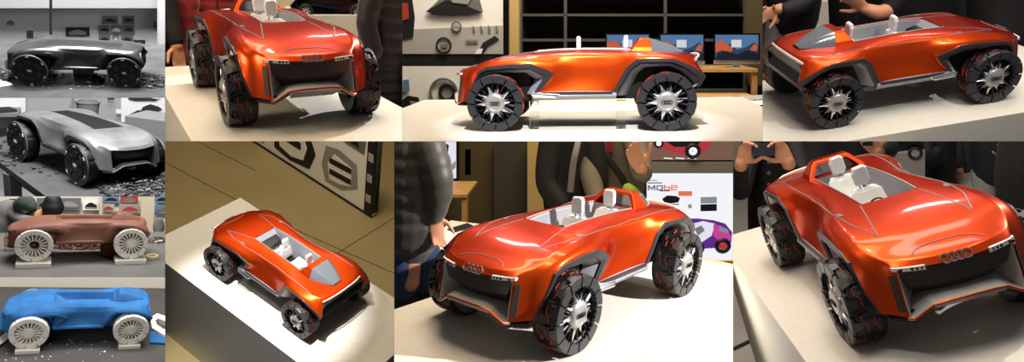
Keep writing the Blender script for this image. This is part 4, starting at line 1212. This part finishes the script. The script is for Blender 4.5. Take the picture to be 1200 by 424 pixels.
# the purple-pink car on the screen
for q, m_, dd in (([(806, 256), (818, 256), (836, 258), (850, 262), (858, 272), (857, 284), (846, 290), (812, 292), (806, 280)], 'lit_purple', 1.983),
  ([(836, 262), (852, 268), (857, 278), (855, 284), (842, 282), (836, 276)], 'lit_pink', 1.980), ([(812, 262), (824, 259), (838, 262), (834, 276), (822, 284), (812, 276)], 'lit_lilac', 1.981),
  ([(814, 268), (822, 264), (826, 270), (818, 276)], 'lit_letter', 1.979), ([(843, 264), (854, 270), (853, 273), (843, 271)], 'lit_grey', 1.978)):
    cpoly('picture_shape', q, dd, m_, t, s)
Mi = t.matrix_world.inverted() @ CUR.M
for (cu, cv, r) in ((847, 288, .050), (818, 291, .04)):
    b = MB(); b.torus(CUR.pt(cu, cv, 1.972), r*.75, r*.28, c.r, (0, 0, 1), 22, 5); b.v = [Mi @ v for v in b.v]; b.build('picture_wheel', 'lit_black', s)
    b = MB(); b.torus(CUR.pt(cu, cv, 1.968), r*.25, r*.25, c.r, (0, 0, 1), 14, 5); b.v = [Mi @ v for v in b.v]; b.build('picture_wheel', 'lit_red', s)
t = board('tan_base', 815, 306, 872, 340, 1.2, 'wall_tan', None, .02); tag(t, 'tan base below the lower screen at the right edge', 'base')

# ================= P8
CUR = CELLS['P8']; c = CUR
plinth('pale plinth under the large car beside the photographing person')
wall(6.0, 'wall_cream'); floor(-.75, 'floor_grey')
expo_lights(260, 50, (1, .82, .56), keypos=(-.9, 2.1, 1.7), keytgt=(.35, .25, 0), ang=.60, blend=.15, fill=(60, (1, .92, .85)), strips=[((.8, -.7, 2.3), (.3, 0, .2), 10), ((.2, .2, 2.6), (.2, 0, .2), 10), ((.5, 1.0, 2.3), (.3, 0, .2), 6)])
def MB_btn(r, v):
    b = MB(); b.torus(CUR.pt(901, v, 1.33), .006, .003, c.r, (0, 0, 1), 10, 5); b.build('button', 'ink_grey', r)
person('person in a black jacket holding up a phone with both hands',
 [('limb', [(905, 100, 1.5), (905, 240, 1.5), (905, 330, 1.5)], [(.12, .09), (.13, .09), (.1, .08)]),
  ('hand', (869, 190, .99), (877, 173, .965), -c.h, -1, .5, .1, .95), ('hand', (923, 188, .99), (912, 172, .965), -c.h, 1, .5, .1, .95)],
 ('cloth_black', [('limb', [(905, 130, 1.5), (904, 180, 1.5), (902, 240, 1.5), (900, 320, 1.5)], [(.11, .1), (.125, .12), (.115, .11), (.10, .10)]),
   ('limb', [(882, 165, 1.4), (868, 222, 1.2), (868, 198, 1.02)], [.055, .052, .036]), ('limb', [(930, 165, 1.4), (944, 222, 1.2), (926, 196, 1.02)], [.055, .052, .036])]),
 extra=lambda r: [MB_btn(r, v) for v in (190, 203, 216)])
t = thing('phone', 'black phone held up by the photographing person', 'phone', CUR.pt(894, 176, .96))
child_board('phone_case', 880.5, 168.5, 908.5, 182.5, .93, 'phone_blue', t, .010)
child_board('camera_lens', 903, 170, 905.5, 172.5, .927, 'ink_grey', t, .004)
coat('person in a dark grey jacket beside the photographing person', 957, 195, 2.2, .105, 'cloth_charcoal', gl=100)
t = board('poster_board', 922, 150, 942, 186, 2.6, 'paper_white', None, .03); tag(t, 'white board with a red line above the grey jacket', 'poster')
poly('drawing', [(930, 166), (933, 166), (940, 174), (938, 176)], 2.59, 'ink_red', t)
coat('person in black with a phone just above the seats', 1002, 172, 1.8, .125, gl=90,
     hands=[('hand', (1027, 176, 1.15), (1020, 166, 1.12), -c.h, -1, .5, .05, 1.0)], arm=[([(1022, 150, 1.6), (1040, 172, 1.4), (1030, 178, 1.22)], [.055, .05, .04])])
t = thing('phone', 'small phone held above the seats at the top edge', 'phone', CUR.pt(1020, 168, 1.1)); child_board('phone_case', 1011, 164, 1023, 171, 1.1, 'screen_black', t, .012)
t = thing('concept_car_display', 'black glossy show car on the grey stand behind the seats', 'car', CUR.pt(1060, 182, 2.6)); far_car(t, 1030, 1084, 157, 184, 2.6)
t = quad('display_stand', [CUR.pt(1024, 183, 2.4), CUR.pt(1084, 176, 2.4), CUR.pt(1084, 225, 2.4), CUR.pt(1024, 225, 2.4)], 'wall_grey', None, .5); tag(t, 'grey display stand under the black glossy car behind the seats', 'display stand')
coat('person in long black coat behind the right side of the hood', 1101, 190, 3.2, .105, gl=70, arm=[([(1087, 165, 3.1), (1088, 190, 3.0), (1098, 178, 2.95)], [.05, .05, .045])])
person('person in dark jacket and dark trousers between the long black coat and grey jeans', [('limb', [(1127, 130, 3.60), (1127, 240, 3.60)], [(.09, .07), (.08, .07)]), ('hand', (1124, 200, 3.45), (1122, 210, 3.44), -c.h, 1, .4, .05, .9)],
 ('cloth_charcoal', [('limb', [(1130, 130, 3.60), (1130, 170, 3.60), (1130, 197, 3.60)], [(.115, .1), (.12, .11), (.11, .1)]), ('limb', [(1122, 150, 3.55), (1120, 180, 3.50), (1123, 198, 3.47)], [.05, .05, .04])]),
 ('cloth_black', [('limb', [(1122, 190, 3.60), (1121, 230, 3.60), (1120, 275, 3.60)], [.075, .062, .055]), ('limb', [(1138, 190, 3.65), (1140, 230, 3.65), (1141, 275, 3.65)], [.075, .062, .055])]))
person('person in black jacket and light grey jeans behind the front corner of the large car', [('limb', [(1160, 130, 2.70), (1160, 240, 2.70)], [(.09, .07), (.08, .07)]), ('hand', (1180, 182, 2.50), (1176, 172, 2.48), -c.h, 1, .4, .05, .8)],
 ('cloth_black', [('limb', [(1162, 130, 2.70), (1162, 175, 2.70), (1162, 203, 2.70)], [(.105, .1), (.115, .11), (.11, .1)]), ('limb', [(1178, 150, 2.60), (1184, 185, 2.55), (1180, 184, 2.52)], [.05, .05, .04])]),
 ('denim_grey', [('limb', [(1155, 198, 2.70), (1153, 240, 2.68), (1151, 290, 2.65)], [.08, .062, .055]), ('limb', [(1172, 198, 2.75), (1176, 240, 2.75), (1178, 290, 2.75)], [.078, .06, .052])]))
coat('person in long black coat filling the right edge beside the large car', 1207, 235, .85, .115, gl=110, legs=[('limb', [(1204, 240, .85), (1204, 330, .85)], [.1, .08])])
# floor brackets
for i, q in enumerate(([(859, 409), (884, 397)], [(884, 397), (893, 424)], [(893, 400), (902, 396), (914, 424)])):
    b = MB(); pts = [CUR.onz(u, v, -.745) for u, v in q]; b.tube(pts, [(.018, .004)]*len(pts), 6, up=(0, 0, 1)); o = b.build('floor_marking', 'ink_black'); tag(o, ['black line on the grey floor at the lower left edge of the large car view', 'black line on the grey floor running down to the bottom edge', 'bent black line on the grey floor beside the plinth'][i], 'floor marking', 'black floor markings')

# ================================================================== studio booths (clay and foam models)
def pile(name, m_, centre_uv, n, z, spread, size, label, cat, hgt=.02, m2=None):
    rnd = random.Random(hash(label) % 1000 if False else len(label)); b = MB()
    c0 = CUR.onz(*centre_uv, z)
    for i in range(n):
        a = rnd.uniform(0, 2*pi); r = math.sqrt(rnd.random())
        p = c0+CUR.r*cos(a)*r*spread[0]+CUR.h*sin(a)*r*spread[1]+Vector((0, 0, rnd.random()*hgt*(1-r)+size*.3))
        R = Matrix.Rotation(rnd.uniform(0, 6), 3, 'Z') @ Matrix.Rotation(rnd.uniform(-1, 1), 3, 'X')
        s_ = size*rnd.uniform(.5, 1.3); b.box(p, (s_*1.6, s_*.7, s_*.35), R)
    o = b.build(name, m_); tag(o, label, cat); o['kind'] = 'stuff'; return o
def table_box(name, pts, z, th, m_, label, edge=None):
    P_ = [Vector(p) for p in pts]
    t = thing(name, label, 'table', (sum(p[0] for p in pts)/4, sum(p[1] for p in pts)/4, z-th))
    Mi = t.matrix_world.inverted() @ CUR.M
    b = MB(); b.prism([(p[0], p[1], z) for p in pts], (0, 0, -th)); b.v = [Mi @ v for v in b.v]; b.build('table_top', m_, t)
    if edge:
        b = MB(); q = [Vector((p[0], p[1], z-.004)) for p in pts]
        b.prism([q[0], q[1], q[1]-Vector((0, 0, th*1.3)), q[0]-Vector((0, 0, th*1.3))], (Vector(CUR.O)-q[0]).normalized()*.004); b.v = [Mi @ v for v in b.v]; b.build('edge_strip', edge, t)
    return t, Mi
def rect_view(z, dn, df, halfw):
    """rectangle on plane z facing the viewer: near edge dep dn, far edge dep df"""
    c = CUR; O = Vector((0, 0, z)); out = []
    for d_, s_ in ((dn, -1), (dn, 1), (df, 1), (df, -1)): out.append(O+c.h*d_+c.r*s_*halfw)
    return [(p.x, p.y) for p in out]
def pics(items, dep, parent_label, cat='picture', group=None, mats=None, names=None):
    for i, (u0, v0, u1, v1, m_, m2) in enumerate(items):
        t = board('wall_picture', u0, v0, u1, v1, dep, m_, None, .006)
        tag(t, names[i], cat, group)
        if m2:
            w, h = u1-u0, v1-v0
            poly('picture_subject', [(u0+w*.12, v0+h*.7), (u0+w*.2, v0+h*.5), (u0+w*.42, v0+h*.28), (u0+w*.6, v0+h*.3), (u0+w*.88, v0+h*.55), (u0+w*.85, v0+h*.75)], dep-.006, m2, t)
            poly('picture_ground', [(u0+w*.1, v0+h*.76), (u0+w*.9, v0+h*.76), (u0+w*.8, v0+h*.86), (u0+w*.2, v0+h*.86)], dep-.006, 'ink_mid' if m2 != 'ink_mid' else 'ink_grey', t)

# --- black and white, side view
use('bw1'); c = CUR
make_car('grey clay model car seen side-on in the top black and white view', 'mono', 'mono', 1.11, hoop=False, opening=False, seats=False)
wall(2.5, 'mono_wall'); 
struct(board('ceiling', -20, -30, 200, 9.5, 2.2, 'mono_grey', None, .2))
struct(board('trim_9', 186.5, -30, 230, 90, 1.9, 'mono_wall_mid', None, .2))
table_box('work_table', rect_view(-.001, -1.3, 1.2, 2.6), -.001, .04, 'mono_table_dark', 'dark work table under the side-on clay model in black and white')
floor(-.9, 'mono_dark')
lamp('AREA', 'overhead_fill', (0, -.3, 2.6), (0, 0, 0), 150, (1, 1, 1), 1.2, 1.0); lamp('AREA', 'side_light', (-2.4, 2.2, 2.2), (0, 0, .2), 40, (1, 1, 1), 1.4, 1.4)  # added overhead ambient fill; the other is an unseen area lamp to one side
lamp('AREA', 'wall_fill', (0, -1.2, 2.6), (0, -2.6, .4), 520, (1, 1, 1), 2.0, .8)  # extra fill added to brighten the white wall
nm = ['small sketch on the left of the white wall above the clay nose', 'dark wide picture right of the pole', 'top left wide picture of a car in the picture cluster', 'top right picture of a car in the picture cluster', 'second row first picture in the cluster', 'second row middle picture in the cluster', 'second row last picture in the cluster', 'third row first picture in the cluster', 'third row middle picture with a small figure', 'third row last picture in the cluster', 'dark picture low above the clay tail', 'picture of a building near the right pillar']
pics([(5, 21, 19, 31, 'mono_white', 'mono_grey'), (77, 32, 105, 42, 'mono_dark', 'mono_grey'), (120, 19, 138, 28, 'mono_grey', 'mono_dark'), (143.5, 18.5, 157.5, 28, 'mono_grey', 'mono_dark'), (115.5, 29.5, 129, 39.5, 'mono_grey', 'mono_dark'), (130, 29.5, 142.5, 39.5, 'mono_grey', 'mono_white'), (143.5, 29.5, 157.5, 39.5, 'mono_grey', 'mono_dark'), (115.5, 41, 129, 50.5, 'mono_grey', 'mono_dark'), (132, 41, 139, 50.5, 'mono_grey', 'mono_white'), (142, 41.5, 156, 50.5, 'mono_grey', 'mono_dark'), (156.5, 47, 170, 55.5, 'mono_dark', 'mono_grey'), (180, 24.5, 193, 34.5, 'mono_grey', 'mono_dark')], 2.48, '', names=nm, group=None)
b = MB(); b.tube([CUR.pt(59.5, -20, 1.0), CUR.pt(59.5, 52, 1.0)], .012, 8); o = b.build('pole', 'mono_dark'); tag(o, 'thin vertical pole rising behind the clay nose', 'pole')
b = MB(); rows = []
for k, (u, hh) in enumerate(((18, 2), (30, 8), (42, 14), (58, 18), (74, 13), (90, 6), (104, 2))):
    p = CUR.pt(u, 58, .95); hz = hh*.0085; rows.append([p+CUR.h*.25*cos(a)+Vector((0, 0, hz*sin(a))) for a in [pi*q/8 for q in range(9)]])
b.grid(rows, closed_v=True, cap=True); o = b.build('clay_model', 'clay_grey_dark', smooth=True); tag(o, 'second dark clay form standing behind the side-on clay model', 'clay model')
t = board('sheet', 31, 35, 39, 45, .9, 'mono_dark', None, .01); tag(t, 'dark tilted sheet leaning behind the clay nose', 'sheet')
b = MB(); p = CUR.onz(99, 86, 0); b.box(p+Vector((0, 0, .03)), (.16, .10, .06)); o = b.build('white_box', 'mono_white', bevel=.004); tag(o, 'white box seen between the wheels of the side-on clay model', 'box')
b = MB(); p = CUR.onz(113, 94, 0); b.torus(p+Vector((0, 0, .012)), .05, .018, (1, 0, 0), (0, 1, 0), 24, 8); o = b.build('disc', 'mono_black'); tag(o, 'flat black disc lying below the middle of the side-on clay model', 'disc')
b = MB(); q = [CUR.onz(u, v, .004) for u, v in ((0, 93), (13, 97), (15, 99.5), (-4, 102))]; b.prism(q, (0, 0, -.004)); o = b.build('paper_sheet', 'mono_white'); tag(o, 'white paper at the left edge of the dark work table', 'paper')
pile('clay_shavings', 'mono_chip', (178, 95), 260, 0, (.16, .22), .018, 'dark clay shavings piled right of the side-on clay model', 'clay shavings', .05)
pile('clay_shavings', 'mono_chip', (6, 88), 120, 0, (.12, .2), .016, 'dark clay scraps left of the side-on clay model', 'clay shavings', .03)
pile('clay_shavings', 'mono_chip_light', (92, 95), 90, 0, (.4, .25), .014, 'scattered light crumbs between the clay wheels', 'clay crumbs', .01)

# --- black and white, three quarter view
use('bw2'); c = CUR
make_car('pale grey clay model car in three-quarter view in the lower black and white view', 'mono2', 'mono', 1.07, hoop=False, opening=False, seats=False)
wall(2.6, 'mono_wall_mid'); floor(-.9, 'mono_wall_mid')
zt = -.001
pts = [CUR.onz(u, v, zt) for u, v in ((-6, 186), (62, 236), (230, 236), (230, 148), (60, 148), (-6, 162))]
t = thing('work_table', 'grey work table under the three-quarter clay model', 'table', (0, 0, -.05))
Mi = t.matrix_world.inverted() @ CUR.M
b = MB(); b.prism(pts, (0, 0, -.035)); b.v = [Mi @ v for v in b.v]; b.build('table_top', 'mono_table', t)
for (u, v) in ((14, 203), (50, 232)):
    p = CUR.onz(u, v, -.04); b = MB(); b.box(p+Vector((0, 0, -.42)), (.07, .07, .84)); b.v = [Mi @ v for v in b.v]; b.build('leg', 'mono_grey', t)
p0, p1 = CUR.onz(14, 206, -.3), CUR.onz(52, 232, -.3); b = MB(); b.tube([p0, p1], .03, 4); b.v = [Mi @ v for v in b.v]; b.build('stretcher', 'mono_grey', t)
lamp('AREA', 'overhead_fill', (.6, -.2, 2.4), (0, 0, 0), 150, (1, 1, 1), .9, .9); lamp('AREA', 'side_light', (1.8, -2.4, 2.0), (0, 0, .2), 12, (1, 1, 1), 1.4, 1.4)  # unseen top lamp added to brighten the hood, plus an unseen side lamp
lamp('AREA', 'wall_fill', (-1.0, .6, 2.4), (-2.6, 1.2, .0), 90, (1, 1, 1), 2.0, .8)  # added fill for the grey wall behind
pics([(142, 113, 200, 143, 'mono_white', None)], 2.4, '', names=['large white poster with two car drawings behind the clay hood'])
t = bpy.data.objects[[o.name for o in sc.objects if o.name.startswith('wall_picture')][-1]]
for (a, b_, v0, v1) in ((147, 180, 129, 141), (165, 190, 122, 131), (150, 188, 113, 118)):
    poly('picture_subject', [(a, v1-2), (a+3, v1-6), (a+(b_-a)*.45, v0), (b_-4, v0+3), (b_, v1-3), (b_-6, v1), (a+8, v1)], 2.39, 'mono_dark', t)
pics([(126, 112, 134, 117, 'mono_dark', None), (136, 128, 143, 133, 'mono_white', None)], 2.55, '', names=['small dark label left of the large white poster', 'small white label left of the large white poster'])
struct(board('trim_10', -20, 100, 30, 150, 2.3, 'mono_wall', None, .2)); struct(board('trim_11', 84, 100, 87, 170, 2.5, 'mono_grey', None, .06))
b = MB(); p = CUR.onz(104, 150, zt)+CUR.h*.2; rows = [[p+CUR.r*r*cos(a)+CUR.h*r*sin(a)+Vector((0, 0, z)) for a in [2*pi*q/24 for q in range(24)]] for r, z in ((.06, .0), (.085, .17), (.09, .17), (.09, .185), (.075, .185), (.07, .05))]
b.grid(rows, closed_v=True, cap=True); o = b.build('bucket', 'mono_grey', smooth=.6); tag(o, 'grey bucket standing behind the clay roof', 'bucket')
b = MB(); p = CUR.onz(188, 170, zt); b.box(p+CUR.h*.25+Vector((0, 0, .09)), (.34, .3, .18), Matrix.Rotation(.5, 3, 'Z')); o = b.build('crate', 'mono_grey', bevel=.006); tag(o, 'grey crate on the table right of the clay nose', 'crate')
b = MB(); p = CUR.onz(184, 199, zt); b.torus(p+Vector((0, 0, .014)), .05, .014, (1, 0, 0), (0, 1, 0), 28, 8); o = b.build('tape_roll', 'mono_dark', smooth=True); tag(o, 'roll of tape lying right of the clay nose on the grey table', 'tape roll')
pile('clay_shavings', 'mono_chip', (155, 215), 420, zt, (.20, .34), .024, 'dark clay shavings heaped in front of the clay nose', 'clay shavings', .05)
pile('clay_shavings', 'mono_chip_light', (158, 218), 160, zt, (.18, .30), .018, 'light clay shavings mixed in front of the clay nose', 'clay shavings', .06)
pile('clay_shavings', 'mono_chip', (70, 192), 60, zt, (.3, .3), .014, 'loose dark crumbs beside the front clay wheel', 'clay crumbs', .01)
t = board('grey_shelf', -10, 133, 22, 137, 2.0, 'mono_grey', None, .3); tag(t, 'grey shelf at the left edge behind the rear clay wheel', 'shelf')
b = MB(); b.box(CUR.pt(5, 131, 2.1), (.14, .14, .06)); o = b.build('box', 'mono_dark', bevel=.004); tag(o, 'dark box on the grey shelf at the left edge', 'box')
pile('clay_shavings', 'mono_chip', (6, 178), 60, zt, (.12, .3), .02, 'dark clay scraps at the left table corner', 'clay shavings', .03)

# --- brown clay
use('brown'); c = CUR
make_car('brown clay model car with white foam wheels', 'brown', 'white', 1.13, seats=False, hub_front=False)
wall(2.6, 'wall_studio'); zt = -.035
t, Mi = table_box('work_table', rect_view(zt, -.76, .92, 2.6), zt, .035, 'table_grey', 'grey work table with wood edge under the brown clay model', 'wood_edge')
floor(-.9, 'foam_board')
lamp('AREA', 'overhead_fill', (0, 0, 2.6), (0, 0, 0), 75, (1, .97, .93), 2.2, 1.6); lamp('AREA', 'side_light', (-1.6, 2.6, 1.8), (0, 0, .2), 40, (1, .98, .95), 1.4, 1.4)  # soft ambient fill added overhead, with an unseen area lamp beside the model
lamp('AREA', 'wall_fill', (0, -.6, 2.6), (-.7, -2.6, .3), 150, (1, .97, .92), 2.0, .8)  # added fill that brightens the pictures and their wall
pics([(11, 233, 40, 247, 'ink_black', 'ink_grey'), (43, 232, 63, 246, 'ink_grey', 'ink_black'), (66, 232, 95, 246, 'ink_grey', 'ink_mid'), (97, 234, 116, 246, 'paper_white', 'ink_black'),
      (120, 229, 140, 238, 'ink_blue', 'ink_black'), (141, 229, 162, 238, 'ink_red', 'ink_grey'), (120, 239, 134, 248, 'paper_grey', 'ink_red'), (140, 239, 164, 250, 'ink_mid', 'ink_red'), (181, 229, 200, 238, 'ink_blue', 'ink_black'), (181, 240, 200, 251, 'ink_blue', 'ink_grey')], 2.55, '',
     names=['black picture behind the patterned hat', 'grey picture behind the black hair', 'picture of grey vehicles above the clay deck', 'white framed picture of a black car above the clay deck', 'blue picture in the top row right of the white pillar', 'red picture in the top row right of the white pillar', 'pale picture in the lower row right of the white pillar', 'red car picture above the clay hoop', 'upper blue picture at the right edge', 'lower blue picture at the right edge'])
struct(board('trim_12', 165, 215, 180, 290, 2.3, 'wall_cream', None, .1)); struct(board('trim_13', 116.5, 215, 120, 290, 2.4, 'wall_cream', None, .1))
person('person in grey jacket with a patterned hat bending behind the nose of the brown model',
 [('limb', [(5, 262, 1.2), (14, 245, 1.15), (24, 243, 1.1), (31, 244, 1.02)], [(.12, .1), (.10, .09), .05, .06])],
 ('cloth_grey', [('limb', [(-8, 300, 1.2), (2, 262, 1.2), (12, 248, 1.17), (20, 244, 1.12)], [(.15, .12), (.17, .13), (.13, .11), (.08, .08)]), ('limb', [(16, 250, 1.1), (28, 258, .95), (42, 258, .85)], [.06, .055, .04])]),
 extra=lambda r: (lambda b: (limb(b, [CUR.pt(25, 240, 1.03), CUR.pt(31, 238, 1.0), CUR.pt(35, 241, .98)], [.07, .085, .06]), b.build('hat', 'plaid_green', r, smooth=True)))(MB()))
person('person in black with dark hair leaning over behind the brown model',
 [('limb', [(42, 262, 1.0), (50, 254, .95), (58, 248, .9), (61, 243, .88)], [.09, .08, .05, .055])],
 ('cloth_black', [('limb', [(28, 262, 1.1), (42, 257, 1.0), (54, 253, .95)], [.07, .10, .07])]),
 extra=lambda r: (lambda b: (limb(b, [CUR.pt(62, 236, .88), CUR.pt(62, 243, .88), CUR.pt(60, 250, .88)], [.075, .095, .075]), b.build('hair', 'hair_black', r, smooth=True)))(MB()))
for (x, l_) in ((.35, 'white foam board block under the front foam wheel of the brown model'), (-.35, 'white foam board block under the rear foam wheel of the brown model')):
    b = MB(); b.box((x, .20, -.018), (.24, .22, .033)); o = b.build('foam_block', 'foam_board', bevel=.002); tag(o, l_, 'foam block')
b = MB(); b.box((-.20, -.02, .055), (.10, .12, .17), Matrix.Rotation(.3, 3, 'Z')); o = b.build('cardboard_block', 'cardboard', bevel=.003); tag(o, 'brown cardboard block standing beside the rear foam wheel', 'block')
b = MB(); b.box((.32, .03, .09), (.09, .07, .24), Matrix.Rotation(.2, 3, 'Z')); o = b.build('cardboard_block', 'cardboard', bevel=.003); tag(o, 'brown cardboard seen through the open front foam wheel', 'block')
pile('clay_shavings', 'clay_chip', (102, 289), 420, zt, (.30, .12), .018, 'brown clay shavings heaped below the belly of the brown model', 'clay shavings', .07)
pile('clay_shavings', 'clay_chip', (185, 282), 70, zt, (.12, .12), .016, 'brown clay scraps behind the tape roll', 'clay shavings', .04)
b = MB(); p = CUR.onz(178, 303, zt); b.torus(p+Vector((0, 0, .018)), .046, .010, (1, 0, 0), (0, 1, 0), 32, 8, sq=1.8); o = b.build('tape_roll', 'tape_cream', smooth=True); tag(o, 'cream roll of tape right of the rear foam wheel', 'tape roll')
p = CUR.onz(11, 293, zt)
b = MB(); rows = [[p+Vector((r*cos(a), r*sin(a), z)) for a in [2*pi*q/20 for q in range(20)]] for r, z in ((.03, 0), (.036, .01), (.036, .12), (.03, .15), (.013, .175), (.013, .19))]
b.grid(rows, closed_v=True, cap=True); o = b.build('bottle', 'plastic_clear', smooth=.6); tag(o, 'clear plastic bottle with blue label beside the brown nose', 'bottle')
b = MB(); rows = [[p+Vector((.037*cos(a), .037*sin(a), z)) for a in [2*pi*q/20 for q in range(20)]] for z in (.04, .09)]; b.grid(rows, closed_v=True); b.build('label', 'label_blue', o, smooth=True)
b = MB(); rows = [[p+Vector((.015*cos(a), .015*sin(a), z)) for a in [2*pi*q/16 for q in range(16)]] for z in (.188, .205)]; b.grid(rows, closed_v=True, cap=True); b.build('cap', 'paper_white', o, smooth=.5)
# chair at the right
t = thing('chair', 'grey office chair at the right edge behind the brown tail', 'chair', CUR.pt(187, 285, 1.3)); Mi = t.matrix_world.inverted() @ CUR.M
b = MB(); rows = []
for k, (v, w) in enumerate(((256, 3.5), (259, 6), (265, 7), (270, 6.5), (272, 5))):
    rows.append([CUR.pt(186+w*cos(a), v, 1.3)+CUR.h*.04*sin(a) for a in [2*pi*q/14 for q in range(14)]])
b.grid(rows, closed_v=True, cap=True); b.v = [Mi @ v for v in b.v]; b.build('backrest', 'cloth_grey', t, smooth=True)
b = MB(); b.tube([CUR.pt(186, 270, 1.36), CUR.pt(186, 284, 1.36)], .02, 8); b.v = [Mi @ v for v in b.v]; b.build('back_post', 'ink_black', t)
b = MB(); b.box(CUR.pt(186, 284, 1.2), (.4, .4, .06)); b.v = [Mi @ v for v in b.v]; b.build('seat', 'cloth_grey', t, bevel=.01)
b = MB(); b.tube([CUR.pt(168, 286, .5), CUR.pt(192, 282, .5)], .01, 6); o = b.build('steel_tool', 'aluminium'); tag(o, 'steel clay tool lying behind the rear foam wheel', 'tool')

# --- blue foam
use('blue'); c = CUR
make_car('blue foam model car with white foam wheels', 'blue', 'white', 1.12, seats=False)
wall(1.6, 'wall_studio'); zt = -.03
table_box('work_table', rect_view(zt, -1.5, .85, 2.6), zt, .035, 'table_dark', 'dark grey work table under the blue foam model')
floor(-.9, 'floor_dark')
lamp('AREA', 'overhead_fill', (0, .3, 2.6), (0, 0, 0), 75, (1, .97, .93), 2.2, 1.6); lamp('AREA', 'side_light', (1.6, 2.6, 1.6), (0, 0, .2), 28, (1, .98, .95), 1.4, 1.4)  # ambient fill added above the foam model; second area lamp unseen, to its side
lamp('AREA', 'wall_fill', (-.3, -.3, 2.4), (-.5, -1.7, .2), 120, (1, .95, .88), 2.0, .8)  # wall brightened by an added fill lamp
for (x, l_) in ((.35, 'cream foam block under the front foam wheel of the blue model'), (-.35, 'cream foam block under the rear foam wheel of the blue model')):
    b = MB(); b.box((x, .20, -.0155), (.16, .16, .029)); o = b.build('foam_block', 'foam_board', bevel=.002); tag(o, l_, 'foam block')
def frame_piece(uvs, label, w=.03):
    b = MB(); pts = [CUR.onz(u, v, zt+.03) for u, v in uvs]; b.tube(pts, [(w, .022)]*len(pts), 4, up=(0, 0, 1)); o = b.build('foam_part', 'foam_white'); tag(o, label, 'foam part')
frame_piece([(14, 388), (2, 398), (-14, 410)], 'white foam strip reaching to the left edge past the front foam wheel')
frame_piece([(16, 376), (4, 384), (-12, 378)], 'white foam strip behind the front foam wheel at the left edge', .025)
b = MB(); P_ = [CUR.onz(u, v, zt+.045) for u, v in ((176, 372), (184, 367), (200, 372), (204, 394), (192, 392), (178, 384))]; Q_ = [CUR.onz(u, v, zt+.045) for u, v in ((182, 375), (186, 373), (196, 377), (197, 386), (191, 385), (184, 380))]
b.grid([P_, [p-Vector((0, 0, .045)) for p in P_], [p-Vector((0, 0, .045)) for p in Q_], Q_], closed_u=True, closed_v=True); o = b.build('foam_part', 'foam_white'); tag(o, 'white foam triangle with a hole right of the rear foam wheel', 'foam part')
b = MB(); P_ = [CUR.onz(u, v, zt+.02) for u, v in ((176, 388), (191, 389), (204, 396), (204, 402), (175, 401))]; b.prism(P_, (0, 0, -.02)); o = b.build('foam_offcut', 'foam_blue'); tag(o, 'blue foam offcut lying right of the rear foam wheel', 'foam offcut')
pile('foam_crumbs', 'foam_board', (60, 412), 40, zt, (.5, .2), .008, 'pale foam crumbs on the dark table before the blue model', 'foam crumbs', .002)

# ================================================================== partitions between the booths
CUR = None
def partition(name, u0, v0, u1, v1, a=3.4, b_=12.5):
    p = [ray(u0, v0)*a, ray(u1, v1)*a, ray(u1, v1)*b_, ray(u0, v0)*b_]
    n = (p[1]-p[0]).cross(p[2]-p[0]).normalized()*.00008
    b = MB(); b.prism([q-n for q in p], n*2); return struct(b.build(name, 'divider'))
for i, q in enumerate(((193.5, -5, 193.5, 429), (471.5, -5, 471.5, 165.5), (893.5, -5, 893.5, 165.5), (462, 165.5, 462, 429), (859, 165.5, 859, 429),
      (193.5, 165.5, 1205, 165.5), (-5, 114.5, 193.5, 114.5), (-5, 230, 193.5, 230), (-5, 324.5, 193.5, 324.5))):
    partition('wall_divider', *q)
clip_all()
# every lamp lights its own booth
for o in list(sc.objects):
    cell = CELL_OF.get(o.name)
    if cell is not None and o.type == 'MESH': cell.col.objects.link(o)
for o, cell in LIGHTS:
    o.light_linking.receiver_collection = cell.col
    o.light_linking.blocker_collection = cell.col
WORLD = .16
for o, cell in LIGHTS:
    p = bounds_check(o)
    if p and -20 < p[0] < 1220 and -20 < p[1] < 444: print('LAMP IN FRAME', o.name, cell.key, p)
w = bpy.data.worlds.new('World'); sc.world = w; w.use_nodes = True
bg = w.node_tree.nodes['Background']; bg.inputs[0].default_value = (.5, .5, .52, 1); bg.inputs[1].default_value = WORLD
cam = bpy.data.cameras.new('camera'); cam.sensor_width = 36; cam.sensor_fit = 'HORIZONTAL'; cam.lens = 36*F/1200; cam.clip_start = .05; cam.clip_end = 200
co = bpy.data.objects.new('camera', cam); COL.objects.link(co); co.rotation_euler = (pi/2, 0, 0); sc.camera = co
sc.view_settings.view_transform = 'Standard'; sc.view_settings.look = 'None'; sc.view_settings.gamma = 1; sc.view_settings.use_curve_mapping = False
sc.view_settings.exposure = 0
